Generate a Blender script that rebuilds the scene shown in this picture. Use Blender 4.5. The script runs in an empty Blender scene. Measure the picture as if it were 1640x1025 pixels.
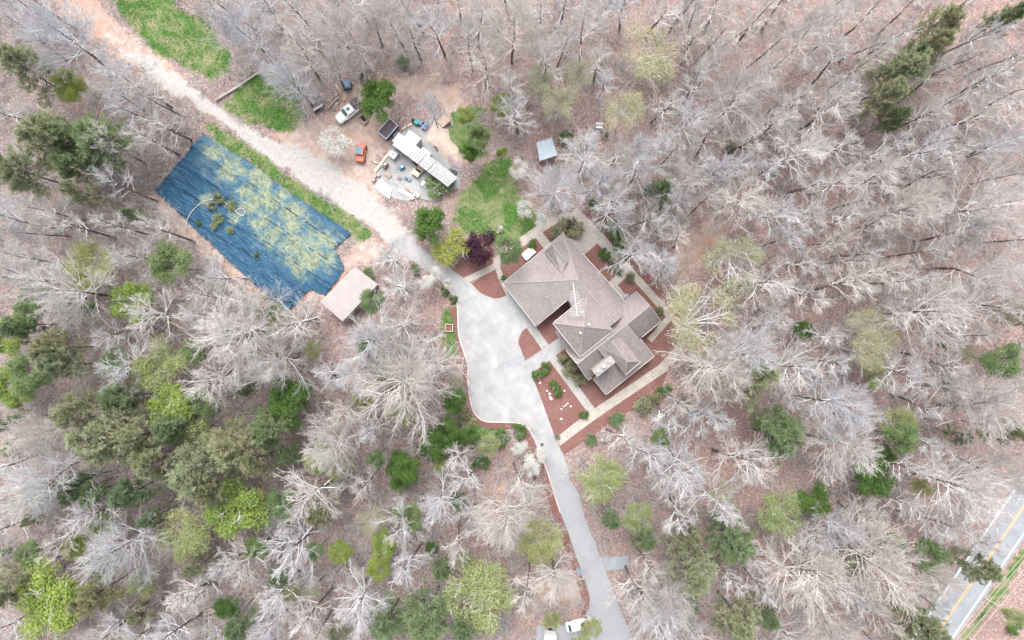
import bpy, math, random
import numpy as np
from mathutils import Vector
from mathutils.geometry import tessellate_polygon
random.seed(7); RS = np.random.RandomState(11)
R = math.radians; PI = math.pi
CAMH = 120.0; S = 0.11            # camera height (m), metres per photo pixel on the ground
sc = bpy.context.scene; C = sc.collection

# ------------------------------------------------------------------ camera, sky, sun, exposure
cam = bpy.data.objects.new('camera', bpy.data.cameras.new('camera')); C.objects.link(cam)
cam.location = (0, 0, CAMH); cam.data.sensor_width = 36; cam.data.lens = 36*CAMH/(1640*S)
cam.data.clip_start = 1; cam.data.clip_end = 5000
sc.camera = cam
SUN_EL, SUN_AZ = 60, 348          # azimuth clockwise from the top of the photo
w = bpy.data.worlds.new('World'); sc.world = w; w.use_nodes = True
nt = w.node_tree; bg = nt.nodes['Background']; bg.inputs[1].default_value = 0.15
sky = nt.nodes.new('ShaderNodeTexSky'); sky.sky_type = 'NISHITA'; sky.sun_disc = False
sky.sun_elevation = R(SUN_EL); sky.sun_rotation = R(SUN_AZ); sky.dust_density = 4; sky.air_density = 1.0; sky.ozone_density = 0.6
_bw = nt.nodes.new('ShaderNodeRGBToBW'); _mx = nt.nodes.new('ShaderNodeMix'); _mx.data_type = 'RGBA'; _mx.inputs[0].default_value = .78
_cl = nt.nodes.new('ShaderNodeMix'); _cl.data_type = 'RGBA'; _cl.blend_type = 'MULTIPLY'; _cl.inputs[0].default_value = 1; _cl.inputs[7].default_value = (1.255, 1.235, 1.25, 1)
nt.links.new(sky.outputs[0], _bw.inputs[0]); nt.links.new(_bw.outputs[0], _cl.inputs[6]); nt.links.new(sky.outputs[0], _mx.inputs[6]); nt.links.new(_cl.outputs[2], _mx.inputs[7]); nt.links.new(_mx.outputs[2], bg.inputs[0])   # thin cloud greys the sky
sun = bpy.data.objects.new('sun', bpy.data.lights.new('sun', 'SUN')); C.objects.link(sun)
sun.data.energy = .75; sun.data.angle = R(35); sun.data.color = (1.0, 0.93, 0.86)
_d = Vector((math.sin(R(SUN_AZ))*math.cos(R(SUN_EL)), math.cos(R(SUN_AZ))*math.cos(R(SUN_EL)), math.sin(R(SUN_EL))))
sun.rotation_euler = _d.to_track_quat('Z', 'Y').to_euler(); sun.location = (0, 0, 90)
sc.view_settings.view_transform = 'Standard'; sc.view_settings.look = 'None'
sc.view_settings.exposure = 1.46; sc.view_settings.gamma = 1

# ------------------------------------------------------------------ helpers
def W(px, py, z=0.0):
    k = S*(CAMH-z)/CAMH
    return ((px-820)*k, (512.5-py)*k, z)

class MB:
    def __init__(s): s.v = []; s.f = []
    def add(s, vs, fs):
        n = len(s.v); s.v += [tuple(v) for v in vs]; s.f += [tuple(i+n for i in f) for f in fs]; return s
    def box(s, c, d, rz=0.0, ch=0.0, taper=1.0):
        x, y, z = d[0]/2, d[1]/2, d[2]/2; co, si = math.cos(rz), math.sin(rz)
        ch = min(ch, x*.45, y*.45, z*.45)
        def ring(zz, k, q):
            if q <= 0: pts = [(-k*x, -k*y), (k*x, -k*y), (k*x, k*y), (-k*x, k*y)]
            else:
                X, Y = k*x, k*y
                pts = [(-X+q, -Y), (X-q, -Y), (X, -Y+q), (X, Y-q), (X-q, Y), (-X+q, Y), (-X, Y-q), (-X, -Y+q)]
            return [(c[0]+a*co-b*si, c[1]+a*si+b*co, c[2]+zz) for a, b in pts]
        if ch > 0:
            def shr(zz, k, e):
                X, Y = k*x-e, k*y-e; q = ch
                pts = [(-X+q, -Y), (X-q, -Y), (X, -Y+q), (X, Y-q), (X-q, Y), (-X+q, Y), (-X, Y-q), (-X, -Y+q)]
                return [(c[0]+a*co-b*si, c[1]+a*si+b*co, c[2]+zz) for a, b in pts]
            rings = [ring(-z, 1, ch), shr(z-ch, taper, 0), shr(z, taper, ch*.7)]
        else: rings = [ring(-z, 1, 0), ring(z, taper, 0)]
        return s.loft(rings)
    def loft(s, rings, cap=True):
        n = len(rings[0]); vs = [p for r in rings for p in r]; fs = []
        for k in range(len(rings)-1):
            for i in range(n):
                j = (i+1) % n; fs.append((k*n+i, k*n+j, (k+1)*n+j, (k+1)*n+i))
        if cap: fs.append(tuple(reversed(range(n)))); fs.append(tuple(range((len(rings)-1)*n, len(rings)*n)))
        return s.add(vs, fs)
    def cyl(s, c, r, h, n=16, r2=None, axis=2):
        r2 = r if r2 is None else r2; rr = []
        for zz, q in ((-h/2, r), (h/2, r2)):
            ring = []
            for i in range(n):
                a = 2*PI*i/n; p = (q*math.cos(a), q*math.sin(a), zz)
                if axis == 0: p = (p[2], p[0], p[1])
                if axis == 1: p = (p[1], p[2], p[0])
                ring.append((c[0]+p[0], c[1]+p[1], c[2]+p[2]))
            rr.append(ring)
        return s.loft(rr)
    def tube(s, pts, r, n=6):
        pts = [Vector(p) for p in pts]; rings = []
        rad = r if isinstance(r, (list, tuple)) else [r]*len(pts)
        for i, p in enumerate(pts):
            t = (pts[min(i+1, len(pts)-1)]-pts[max(i-1, 0)]).normalized()
            u = t.cross(Vector((0, 0, 1)))
            if u.length < .1: u = t.cross(Vector((1, 0, 0)))
            u.normalize(); v = u.cross(t)
            rings.append([tuple(p+(u*math.cos(2*PI*k/n)+v*math.sin(2*PI*k/n))*rad[i]) for k in range(n)])
        return s.loft(rings)
    def prism(s, pts, z0, z1):
        """closed outline (x, y) -> solid with a tessellated top"""
        n = len(pts); A = sum(pts[i][0]*pts[(i+1) % n][1]-pts[(i+1) % n][0]*pts[i][1] for i in range(n))
        if A < 0: pts = pts[::-1]
        tri = tessellate_polygon([[Vector((p[0], p[1], 0)) for p in pts]])
        vs = [(p[0], p[1], z1) for p in pts]+[(p[0], p[1], z0) for p in pts]; fs = []
        for t in tri:
            a, b, c = [pts[i] for i in t]
            up = (b[0]-a[0])*(c[1]-a[1])-(b[1]-a[1])*(c[0]-a[0]) > 0
            fs.append(tuple(t) if up else tuple(reversed(t)))
        for i in range(n): j = (i+1) % n; fs.append((n+i, n+j, j, i))
        return s.add(vs, fs)
    def obj(s, name, mt, parent=None, origin=None, smooth=False):
        return mesh_obj(name, np.array(s.v, dtype=float), s.f, mt, parent, origin, smooth)

def mesh_obj(name, v, f, mt, parent=None, origin=None, smooth=False):
    me = bpy.data.meshes.new(name); o0 = origin
    if o0 is None and parent is not None: o0 = parent.get('_o')
    if o0 is not None: v = np.asarray(v)-np.array(list(o0))
    if isinstance(f, np.ndarray):
        fill_mesh(me, np.asarray(v), f)
    else: me.from_pydata([tuple(x) for x in v], [], f)
    me.materials.append(mt)
    if smooth: me.polygons.foreach_set('use_smooth', [True]*len(me.polygons))
    me.update()
    o = bpy.data.objects.new(name, me); C.objects.link(o)
    if parent is not None: o.parent = parent
    elif o0 is not None: o.location = tuple(o0)
    return o

def fill_mesh(me, v, f):
    n, k = f.shape
    me.vertices.add(len(v)); me.vertices.foreach_set('co', np.ascontiguousarray(v, dtype=np.float32).ravel())
    me.loops.add(n*k); me.loops.foreach_set('vertex_index', np.ascontiguousarray(f, dtype=np.int32).ravel())
    me.polygons.add(n); me.polygons.foreach_set('loop_start', np.arange(0, n*k, k, dtype=np.int32))
    me.update(calc_edges=True)

def tag(o, label=None, cat=None, group=None, kind=None):
    if label: o['label'] = label
    if cat: o['category'] = cat
    if group: o['group'] = group
    if kind: o['kind'] = kind
    return o
def thing(name, label, cat, loc=(0, 0, 0), rz=0.0, group=None, world=True):
    """Empty at the base; with world=True parts are given in world coordinates (rz must be 0)"""
    o = bpy.data.objects.new(name, None); C.objects.link(o); o.location = loc; o.rotation_euler = (0, 0, rz)
    o.empty_display_size = .3
    if world: o['_o'] = list(loc)
    return tag(o, label, cat, group)
def kids(o): return list(o.children)
def copy_tree(o, parent=None):
    c = o.copy(); C.objects.link(c); c.parent = parent
    for ch in kids(o): copy_tree(ch, c)
    return c
def smooth_line(pts, n=6, closed=False):
    out = []; m = len(pts); rng = range(m if closed else m-1)
    for i in rng:
        p = [pts[(i+k) % m] if closed else pts[min(max(i+k, 0), m-1)] for k in (-1, 0, 1, 2)]
        for j in range(n):
            t = j/n
            out.append(tuple(.5*((2*p[1][d])+(-p[0][d]+p[2][d])*t+(2*p[0][d]-5*p[1][d]+4*p[2][d]-p[3][d])*t*t+(-p[0][d]+3*p[1][d]-3*p[2][d]+p[3][d])*t**3) for d in range(len(pts[0]))))
    if not closed: out.append(tuple(pts[-1]))
    return out
def ribbon(pts, widths, n=6):
    """centre line in photo pixels -> outline in pixels"""
    if not isinstance(widths, (list, tuple)): widths = [widths]*len(pts)
    q = smooth_line([(p[0], p[1], w_) for p, w_ in zip(pts, widths)], n); L = []; Rr = []
    for i, (x, y, w_) in enumerate(q):
        a = q[max(i-1, 0)]; b = q[min(i+1, len(q)-1)]; dx, dy = b[0]-a[0], b[1]-a[1]; l = math.hypot(dx, dy) or 1
        L.append((x-dy/l*w_/2, y+dx/l*w_/2)); Rr.append((x+dy/l*w_/2, y-dx/l*w_/2))
    return L+Rr[::-1]
def G(pts): return [W(*p)[:2] for p in pts]

# ------------------------------------------------------------------ materials
def srgb(r, g, b):
    f = lambda c: (c/255/12.92 if c <= 10 else ((c/255+.055)/1.055)**2.4)
    return (f(r), f(g), f(b), 1)
class N:
    def __init__(s, name):
        s.m = bpy.data.materials.new(name); s.m.use_nodes = True; s.t = s.m.node_tree; s.p = s.t.nodes['Principled BSDF']
        s.p.inputs['Specular IOR Level'].default_value = .2
        s.tc = s.t.nodes.new('ShaderNodeTexCoord')
    def co(s, kind='Object'):
        if kind == 'World': return s.t.nodes.new('ShaderNodeNewGeometry').outputs['Position']
        return s.tc.outputs[kind]
    def link(s, a, b): s.t.links.new(a, b)
    def mapping(s, vec, scale=(1, 1, 1), rz=0):
        n = s.t.nodes.new('ShaderNodeMapping'); s.link(vec, n.inputs[0]); n.inputs['Scale'].default_value = scale; n.inputs['Rotation'].default_value = (0, 0, rz); return n.outputs[0]
    def noise(s, vec, scale, det=3, rough=.6, dist=0):
        n = s.t.nodes.new('ShaderNodeTexNoise'); s.link(vec, n.inputs['Vector']); n.inputs['Scale'].default_value = scale
        n.inputs['Detail'].default_value = det; n.inputs['Roughness'].default_value = rough; n.inputs['Distortion'].default_value = dist; return n.outputs['Fac']
    def voro(s, vec, scale, out='Color'):
        n = s.t.nodes.new('ShaderNodeTexVoronoi'); s.link(vec, n.inputs['Vector']); n.inputs['Scale'].default_value = scale; return n.outputs[out]
    def ramp(s, fac, stops, interp='LINEAR'):
        n = s.t.nodes.new('ShaderNodeValToRGB'); s.link(fac, n.inputs[0]); e = n.color_ramp.elements; n.color_ramp.interpolation = interp
        while len(e) < len(stops): e.new(.5)
        for k, (p, c) in enumerate(stops): e[k].position = p; e[k].color = c if len(c) == 4 else (*c, 1)
        return n.outputs[0]
    def mix(s, fac, a, b, mode='MIX'):
        n = s.t.nodes.new('ShaderNodeMix'); n.data_type = 'RGBA'; n.blend_type = mode
        for inp, v in ((n.inputs[0], fac), (n.inputs[6], a), (n.inputs[7], b)):
            if hasattr(v, 'is_output'): s.link(v, inp)
            else: inp.default_value = v
        return n.outputs[2]
    def math(s, op, a, b=None, c=None, clamp=False):
        n = s.t.nodes.new('ShaderNodeMath'); n.operation = op; n.use_clamp = clamp
        for i, v in enumerate((a, b, c)):
            if v is None: continue
            if hasattr(v, 'is_output'): s.link(v, n.inputs[i])
            else: n.inputs[i].default_value = v
        return n.outputs[0]
    def bump(s, h, strength=.3, dist=.05):
        n = s.t.nodes.new('ShaderNodeBump'); s.link(h, n.inputs['Height']); n.inputs['Strength'].default_value = strength; n.inputs['Distance'].default_value = dist; s.link(n.outputs[0], s.p.inputs['Normal'])
    def rnd(s): return s.t.nodes.new('ShaderNodeObjectInfo').outputs['Random']
    def done(s, col, rough=.85, metal=0):
        if hasattr(col, 'is_output'): s.link(col, s.p.inputs['Base Color'])
        else: s.p.inputs['Base Color'].default_value = col
        s.p.inputs['Roughness'].default_value = rough; s.p.inputs['Metallic'].default_value = metal; return s.m
def g3(r, g, b): return (r, g, b, 1)

def m_plain(name, c, rough=.6, metal=0, var=.25, scale=2.0, coord='Object', bump=0):
    n = N(name); f = n.noise(n.co(coord), scale, 4, .65)
    lo = tuple(x*(1-var) for x in c[:3]); hi = tuple(min(1, x*(1+var*.7)) for x in c[:3])
    col = n.ramp(f, [(.3, lo), (.7, hi)])
    if bump: n.bump(f, bump, .05)
    return n.done(col, rough, metal)

def mat_ground():
    n = N('forest_floor'); P = n.co('World')
    at = n.t.nodes.new('ShaderNodeVertexColor'); at.layer_name = 'mask'
    sp = n.t.nodes.new('ShaderNodeSeparateColor'); n.link(at.outputs[0], sp.inputs[0])
    fine = n.noise(P, 3.2, 5, .8); mid = n.noise(P, .35, 4, .7, .4); big = n.noise(P, .05, 3, .6); leaf = n.voro(P, 4.5); speck = n.noise(P, 9, 2, .7)
    pink = n.ramp(fine, [(.30, g3(.15, .098, .087)), (.45, g3(.28, .193, .174)), (.6, g3(.35, .25, .227)), (.74, g3(.48, .385, .36))])
    grey = n.ramp(fine, [(.32, g3(.115, .092, .088)), (.48, g3(.205, .168, .16)), (.62, g3(.275, .235, .226)), (.76, g3(.38, .34, .33))])
    f = n.math('ADD', n.math('MULTIPLY', at.outputs['Alpha'], .8), n.math('MULTIPLY', n.math('SUBTRACT', mid, .5), 2.2), clamp=True)
    lit = n.mix(f, grey, pink)
    lsep = n.t.nodes.new('ShaderNodeSeparateColor'); n.link(leaf, lsep.inputs[0])
    lit = n.mix(n.math('MULTIPLY', n.math('GREATER_THAN', lsep.outputs[0], .82), .5), lit, g3(.52, .42, .38))
    lit = n.mix(n.math('MULTIPLY', n.math('LESS_THAN', lsep.outputs[1], .16), .45), lit, g3(.15, .08, .07))
    red = n.ramp(n.noise(P, .16, 4, .7, .6), [(.54, g3(0, 0, 0)), (.70, g3(1, 1, 1))])
    lit = n.mix(n.math('MULTIPLY', red, .5), lit, g3(.30, .19, .165))
    # grass
    gs = n.ramp(n.noise(P, 2.4, 6, .75), [(.3, g3(.028, .065, .014)), (.5, g3(.06, .135, .03)), (.62, g3(.10, .185, .05)), (.78, g3(.21, .25, .11))])
    gs = n.mix(n.ramp(n.noise(P, .30, 4, .65, .8), [(.42, g3(0, 0, 0)), (.66, g3(.85, .85, .85))]), gs, g3(.25, .235, .14))
    # gravel
    gv = n.ramp(n.noise(P, 1.6, 6, .75), [(.3, g3(.30, .285, .27)), (.5, g3(.37, .357, .345)), (.7, g3(.44, .43, .42))])
    gv = n.mix(n.math('MULTIPLY', n.ramp(n.noise(n.mapping(P, (.12, .5, 1), R(40)), 1.2, 4, .6), [(.45, g3(0, 0, 0)), (.7, g3(1, 1, 1))]), .45), gv, g3(.42, .365, .325))
    dt = n.ramp(n.noise(P, .8, 6, .7, .5), [(.3, g3(.27, .195, .165)), (.5, g3(.39, .31, .27)), (.7, g3(.49, .42, .38))])
    dt = n.mix(n.ramp(n.noise(P, .2, 3, .6, 1.), [(.5, g3(0, 0, 0)), (.75, g3(.8, .8, .8))]), dt, g3(.44, .25, .17))
    edge = n.math('MULTIPLY', n.math('SUBTRACT', n.noise(P, 1.1, 5, .75), .5), 1.5)
    def mk(ch, lo=.38, hi=.62):
        v = n.math('ADD', ch, edge); r = n.t.nodes.new('ShaderNodeMapRange'); r.clamp = True
        n.link(v, r.inputs[0]); r.inputs[1].default_value = lo; r.inputs[2].default_value = hi; return r.outputs[0]
    col = n.mix(mk(sp.outputs[2]), lit, dt); col = n.mix(mk(sp.outputs[1]), col, gv); col = n.mix(mk(sp.outputs[0]), col, gs)
    n.bump(n.math('ADD', fine, n.math('MULTIPLY', speck, .6)), .6, .12)
    return n.done(col, .95)

def mat_concrete(name, base=(.50, .49, .48), stain=.35, blue=.3, drive=False):
    n = N(name); P = n.co('World')
    f = n.noise(P, .35, 5, .6, .6); col = n.ramp(f, [(.3, tuple(x*(1-stain) for x in base)), (.55, base), (.75, tuple(min(1, x*1.18) for x in base))])
    b = n.ramp(n.noise(P, .13, 4, .62, 1.2), [(.50, g3(0, 0, 0)), (.72, g3(blue, blue, blue))])
    col = n.mix(b, col, g3(base[0]*.58, base[1]*.64, base[2]*.72))
    b2 = n.ramp(n.noise(n.mapping(P, (.5, .1, 1), R(-30)), 1.5, 5, .7), [(.52, g3(0, 0, 0)), (.7, g3(.5, .5, .5))])
    col = n.mix(b2, col, g3(*(min(1, x*1.12) for x in base)))
    col = n.mix(n.math('MULTIPLY', n.noise(P, 7, 3, .8), .12), col, g3(.2, .18, .16))
    if drive:      # older, bluer slabs down the hill; saw-cut joints; leaf stains; tyre scuffs
        sx = n.t.nodes.new('ShaderNodeSeparateXYZ'); n.link(P, sx.inputs[0]); mr = n.t.nodes.new('ShaderNodeMapRange'); n.link(sx.outputs[1], mr.inputs[0]); mr.inputs[1].default_value = -19; mr.inputs[2].default_value = -27
        col = n.mix(n.math('MULTIPLY', mr.outputs[0], .75), col, g3(.275, .29, .31))
        br = n.t.nodes.new('ShaderNodeTexBrick'); n.link(n.mapping(P, (1, 1, 1), R(-52)), br.inputs[0]); br.offset = 0; br.inputs['Scale'].default_value = 1; br.inputs['Brick Width'].default_value = 4.2; br.inputs['Row Height'].default_value = 4.2; br.inputs['Mortar Size'].default_value = .03; br.inputs['Color1'].default_value = g3(1, 1, 1); br.inputs['Color2'].default_value = g3(.95, .95, .95); br.inputs['Mortar'].default_value = g3(.72, .71, .7)
        col = n.mix(.7, col, br.outputs[0], 'MULTIPLY')
        sc_ = n.ramp(n.noise(n.mapping(P, (1.6, .22, 1), R(22)), 1.1, 5, .65, 1.5), [(.58, g3(0, 0, 0)), (.72, g3(.5, .5, .5))]); col = n.mix(sc_, col, g3(.24, .25, .265))
        sp_ = n.ramp(n.noise(P, .8, 6, .8), [(.66, g3(0, 0, 0)), (.74, g3(.45, .45, .45))]); col = n.mix(sp_, col, g3(.26, .22, .19))
    return n.done(col, .85)

def mat_mulch():
    n = N('red_mulch'); P = n.co('World')
    f = n.noise(P, 4.5, 5, .8); col = n.ramp(f, [(.3, g3(.075, .035, .03)), (.5, g3(.175, .088, .078)), (.7, g3(.30, .17, .15))])
    col = n.mix(n.ramp(n.noise(P, .4, 4, .6), [(.45, g3(0, 0, 0)), (.75, g3(.5, .5, .5))]), col, g3(.24, .15, .13)); n.bump(f, .7, .1)
    return n.done(col, .95)

def mat_paver(name, c, rz):
    n = N(name); P = n.mapping(n.co('World'), (1, 1, 1), rz)
    b = n.t.nodes.new('ShaderNodeTexBrick'); n.link(P, b.inputs['Vector']); b.inputs['Scale'].default_value = 1.0
    b.inputs['Brick Width'].default_value = .9; b.inputs['Row Height'].default_value = .55; b.inputs['Mortar Size'].default_value = .05
    b.inputs['Color1'].default_value = (*c, 1); b.inputs['Color2'].default_value = (c[0]*.72, c[1]*.74, c[2]*.76, 1); b.inputs['Mortar'].default_value = (c[0]*1.15, c[1]*1.12, c[2]*1.08, 1)
    col = n.mix(n.math('MULTIPLY', n.noise(P, 2.2, 5, .75), .75), b.outputs[0], g3(c[0]*.62, c[1]*.64, c[2]*.62))
    col = n.mix(n.ramp(n.noise(P, .5, 4, .7), [(.5, g3(0, 0, 0)), (.7, g3(.6, .6, .6))]), col, g3(c[0]*1.1, c[1]*1.02, c[2]*.92))
    return n.done(col, .9)

def mat_shingle():
    n = N('grey_shingles'); P = n.co('World')
    f = n.noise(P, 1.6, 6, .75); col = n.ramp(f, [(.3, g3(.205, .178, .174)), (.5, g3(.262, .231, .226)), (.72, g3(.325, .29, .284))])
    w = n.t.nodes.new('ShaderNodeTexWave'); n.link(n.mapping(P, (1, 1, 1), R(52)), w.inputs[0]); w.inputs['Scale'].default_value = .75; w.inputs['Distortion'].default_value = 2.5; w.inputs['Detail'].default_value = 4; w.inputs['Detail Scale'].default_value = 2.
    col = n.mix(n.math('MULTIPLY', w.outputs['Fac'], .16), col, g3(.17, .15, .16))
    br = n.t.nodes.new('ShaderNodeTexBrick'); n.link(n.mapping(P, (1, 1, 1), R(51.5)), br.inputs[0]); br.inputs['Scale'].default_value = 1; br.inputs['Brick Width'].default_value = .5; br.inputs['Row Height'].default_value = .22; br.inputs['Mortar Size'].default_value = .02
    br.inputs['Color1'].default_value = g3(1, 1, 1); br.inputs['Color2'].default_value = g3(.86, .86, .87); br.inputs['Mortar'].default_value = g3(.7, .7, .7)
    col = n.mix(.8, col, br.outputs[0], 'MULTIPLY')
    col = n.mix(n.ramp(n.noise(P, .22, 3, .6), [(.4, g3(0, 0, 0)), (.8, g3(.45, .45, .45))]), col, g3(.335, .30, .294))
    return n.done(col, .9)

def mat_tarp():
    n = N('blue_tarp'); P = n.co('World')
    rot = n.mapping(P, (1, 1, 1), R(33))
    st = n.noise(n.mapping(rot, (.5, 5, 1)), 1.2, 5, .7, .5)
    col = n.ramp(st, [(.3, g3(.004, .014, .032)), (.44, g3(.011, .048, .10)), (.58, g3(.03, .105, .18)), (.76, g3(.15, .23, .30))])
    at = n.t.nodes.new('ShaderNodeVertexColor'); at.layer_name = 'mask'; sp = n.t.nodes.new('ShaderNodeSeparateColor'); n.link(at.outputs[0], sp.inputs[0])
    m1 = n.noise(n.mapping(rot, (.45, 1.1, 1)), 1.1, 7, .85, .8); m2 = n.noise(P, .45, 3, .6, .5)
    wash = n.ramp(n.math('ADD', n.math('MULTIPLY', sp.outputs[0], .30), n.math('ADD', n.math('MULTIPLY', m1, .75), n.math('MULTIPLY', m2, .25))), [(.55, g3(0, 0, 0)), (.80, g3(.75, .75, .75))])
    col = n.mix(wash, col, g3(.10, .20, .235))
    dirt = n.ramp(n.math('ADD', n.math('MULTIPLY', sp.outputs[0], .24), n.math('ADD', n.math('MULTIPLY', n.noise(P, 1.5, 6, .85, .5), .55), n.math('MULTIPLY', m2, .45))), [(.62, g3(0, 0, 0)), (.74, g3(.9, .9, .9))])
    gcol = n.ramp(n.noise(P, 2.2, 5, .8), [(.35, g3(.12, .16, .11)), (.5, g3(.22, .25, .155)), (.65, g3(.34, .345, .25))])
    col = n.mix(dirt, col, gcol)
    wv = n.t.nodes.new('ShaderNodeTexWave'); wv.bands_direction = 'Y'; n.link(rot, wv.inputs[0]); wv.inputs['Scale'].default_value = .088; wv.inputs['Distortion'].default_value = 2.6; wv.inputs['Detail'].default_value = 3; wv.inputs['Detail Scale'].default_value = .35
    col = n.mix(n.math('MULTIPLY', n.ramp(wv.outputs['Fac'], [(.975, g3(0, 0, 0)), (.995, g3(.85, .85, .85))]), n.ramp(n.noise(P, .5, 3, .7), [(.42, g3(0, 0, 0)), (.56, g3(1, 1, 1))])), col, g3(.006, .016, .035))
    n.bump(st, .5, .1)
    return n.done(col, .6)

def mat_bark(name, lo, hi, hi2=None):
    n = N(name); f = n.noise(n.co('Object'), 3, 4, .7); a = n.ramp(f, [(.3, lo), (.7, hi)])
    if hi2:
        b = n.ramp(n.rnd(), hi2); a = n.mix(1, a, b, 'MULTIPLY')
    return n.done(a, .9)
def mat_leaf(name, dark, midc, light, scale=.9, tint=.2):
    n = N(name); P = n.co('Object'); f = n.noise(P, scale, 5, .8, .3); fine = n.noise(P, 5, 2, .7)
    f = n.math('ADD', n.math('MULTIPLY', f, .6), n.math('MULTIPLY', fine, .4))
    col = n.ramp(f, [(.36, dark), (.5, midc), (.62, light)])
    r = n.ramp(n.rnd(), [(0, g3(1-tint*.6, 1-tint*.3, 1-tint*.2)), (.5, g3(1, 1, 1)), (1, g3(1, .96, 1-tint*.5))]); col = n.mix(1, col, r, 'MULTIPLY')
    n.p.inputs['Subsurface Weight'].default_value = 0
    tr = n.t.nodes.new('ShaderNodeBsdfTranslucent'); n.link(col, tr.inputs[0]); mx = n.t.nodes.new('ShaderNodeMixShader'); mx.inputs[0].default_value = .5
    n.link(n.p.outputs[0], mx.inputs[1]); n.link(tr.outputs[0], mx.inputs[2])
    out = [x for x in n.t.nodes if x.type == 'OUTPUT_MATERIAL'][0]; n.link(mx.outputs[0], out.inputs[0])
    return n.done(col, .75)

M = {}
M['ground'] = mat_ground(); M['drive'] = mat_concrete('pale_concrete', (.355, .357, .36), .2, .6, True); M['pad'] = mat_concrete('yard_concrete', (.33, .335, .335), .35, .4)
M['mulch'] = mat_mulch(); M['paver'] = mat_paver('stone_paving', (.44, .40, .37), R(38)); M['flag'] = mat_paver('grey_flagstones', (.38, .38, .37), R(-50))
M['kerb'] = m_plain('kerb_stone', (.55, .47, .45), .8, scale=3); M['shingle'] = mat_shingle(); M['tarp'] = mat_tarp()
M['asphalt'] = mat_concrete('worn_asphalt', (.235, .26, .295), .15, .3); M['asphalt2'] = mat_concrete('lane_asphalt', (.27, .29, .315), .15, .3)
M['wpaint'] = m_plain('white_road_paint', (.78, .80, .82), .6, var=.1); M['ypaint'] = m_plain('yellow_road_paint', (.75, .42, .14), .6, var=.15)
M['white'] = m_plain('white_paint', (.55, .55, .56), .4, var=.12); M['carwhite'] = m_plain('white_car_paint', (.80, .80, .81), .3, var=.04); M['trim'] = m_plain('white_trim', (.50, .48, .47), .5, var=.1)
M['siding'] = m_plain('stone_wall', (.36, .33, .30), .85, var=.3, scale=3); M['glass'] = m_plain('window_glass', (.05, .09, .10), .08, var=.2)
M['autoglass'] = m_plain('tinted_glass', (.10, .19, .18), .1, var=.3); M['black'] = m_plain('black_rubber', (.02, .02, .022), .7)
M['darkmetal'] = m_plain('dark_metal', (.07, .07, .08), .5, .3); M['steel'] = m_plain('galvanised_steel', (.40, .42, .44), .45, .2, var=.15)
M['corr'] = m_plain('white_corrugated_metal', (.43, .44, .45), .5, var=.1, scale=1.2); M['shedroof'] = m_plain('dusty_metal_roof', (.345, .315, .31), .6, var=.09, scale=.6)
M['blueroof'] = m_plain('blue_grey_roof', (.30, .36, .41), .6, var=.12, scale=1.5); M['wood'] = m_plain('weathered_wood', (.38, .30, .25), .85, var=.35, scale=4)
M['palewood'] = m_plain('pale_timber', (.58, .47, .38), .8, var=.2, scale=4); M['orange'] = m_plain('orange_paint', (.56, .17, .10), .4, var=.15)
M['navy'] = m_plain('navy_paint', (.03, .07, .16), .4, var=.2); M['bluep'] = m_plain('blue_plastic', (.07, .18, .42), .4, var=.15)
M['tealp'] = m_plain('teal_plastic', (.06, .27, .27), .5, var=.15); M['slate'] = m_plain('slate_blue_cover', (.16, .24, .32), .7, var=.25)
M['sand'] = m_plain('tan_sand', (.50, .41, .345), .95, var=.2, scale=1.2, coord='World', bump=.5); M['rock'] = m_plain('pale_rock', (.66, .62, .58), .8, var=.2)
M['junk'] = m_plain('mixed_rubble', (.36, .28, .28), .8, var=.6, scale=6); M['redbed'] = m_plain('rusty_load', (.26, .12, .12), .8, var=.6, scale=1.5)
M['trunk'] = mat_bark('dark_shaded_bark', g3(.07, .06, .055), g3(.19, .168, .155))  # dark bark, its colour deepened for the weaker light on upright trunks
M['fall'] = mat_bark('weathered_log', g3(.30, .27, .25), g3(.55, .52, .49)); M['deadw'] = mat_bark('dark_dead_wood', g3(.045, .035, .03), g3(.13, .10, .085))
TINT = [(0, g3(.86, .90, .97)), (.35, g3(.95, .97, 1)), (.6, g3(1, .98, .96)), (.8, g3(.88, .86, .85)), (1, g3(1, .96, .91))]
M['twig'] = mat_bark('pale_bark_twigs', g3(.62, .61, .60), g3(.82, .81, .80), TINT)
M['finetwig'] = mat_bark('fine_twigs', g3(.41, .39, .38), g3(.60, .575, .56), TINT)
M['brush'] = mat_bark('brush_twigs', g3(.40, .375, .37), g3(.64, .62, .615))
M['lime'] = mat_leaf('lime_leaves', g3(.22, .29, .07), g3(.34, .43, .11), g3(.45, .53, .19))
M['limepale'] = mat_leaf('pale_lime_leaves', g3(.27, .32, .13), g3(.39, .44, .20), g3(.50, .54, .30))
M['pine'] = mat_leaf('olive_needles', g3(.25, .27, .16), g3(.37, .395, .245), g3(.47, .49, .33))
M['green'] = mat_leaf('green_needles', g3(.16, .22, .12), g3(.25, .33, .18), g3(.36, .44, .26))
M['weed'] = mat_leaf('dull_weeds', g3(.16, .20, .10), g3(.26, .29, .15), g3(.36, .37, .22))
M['vivid'] = mat_leaf('vivid_leaves', g3(.08, .16, .04), g3(.15, .27, .07), g3(.25, .38, .12))
M['mid'] = mat_leaf('soft_green_leaves', g3(.15, .22, .09), g3(.25, .35, .16), g3(.36, .45, .24))
M['budding'] = mat_leaf('pale_buds', g3(.33, .33, .20), g3(.46, .46, .30), g3(.55, .54, .38), tint=.15)
M['blossom'] = mat_leaf('white_blossom', g3(.55, .55, .50), g3(.78, .78, .75), g3(.88, .88, .86), tint=.1)
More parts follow.
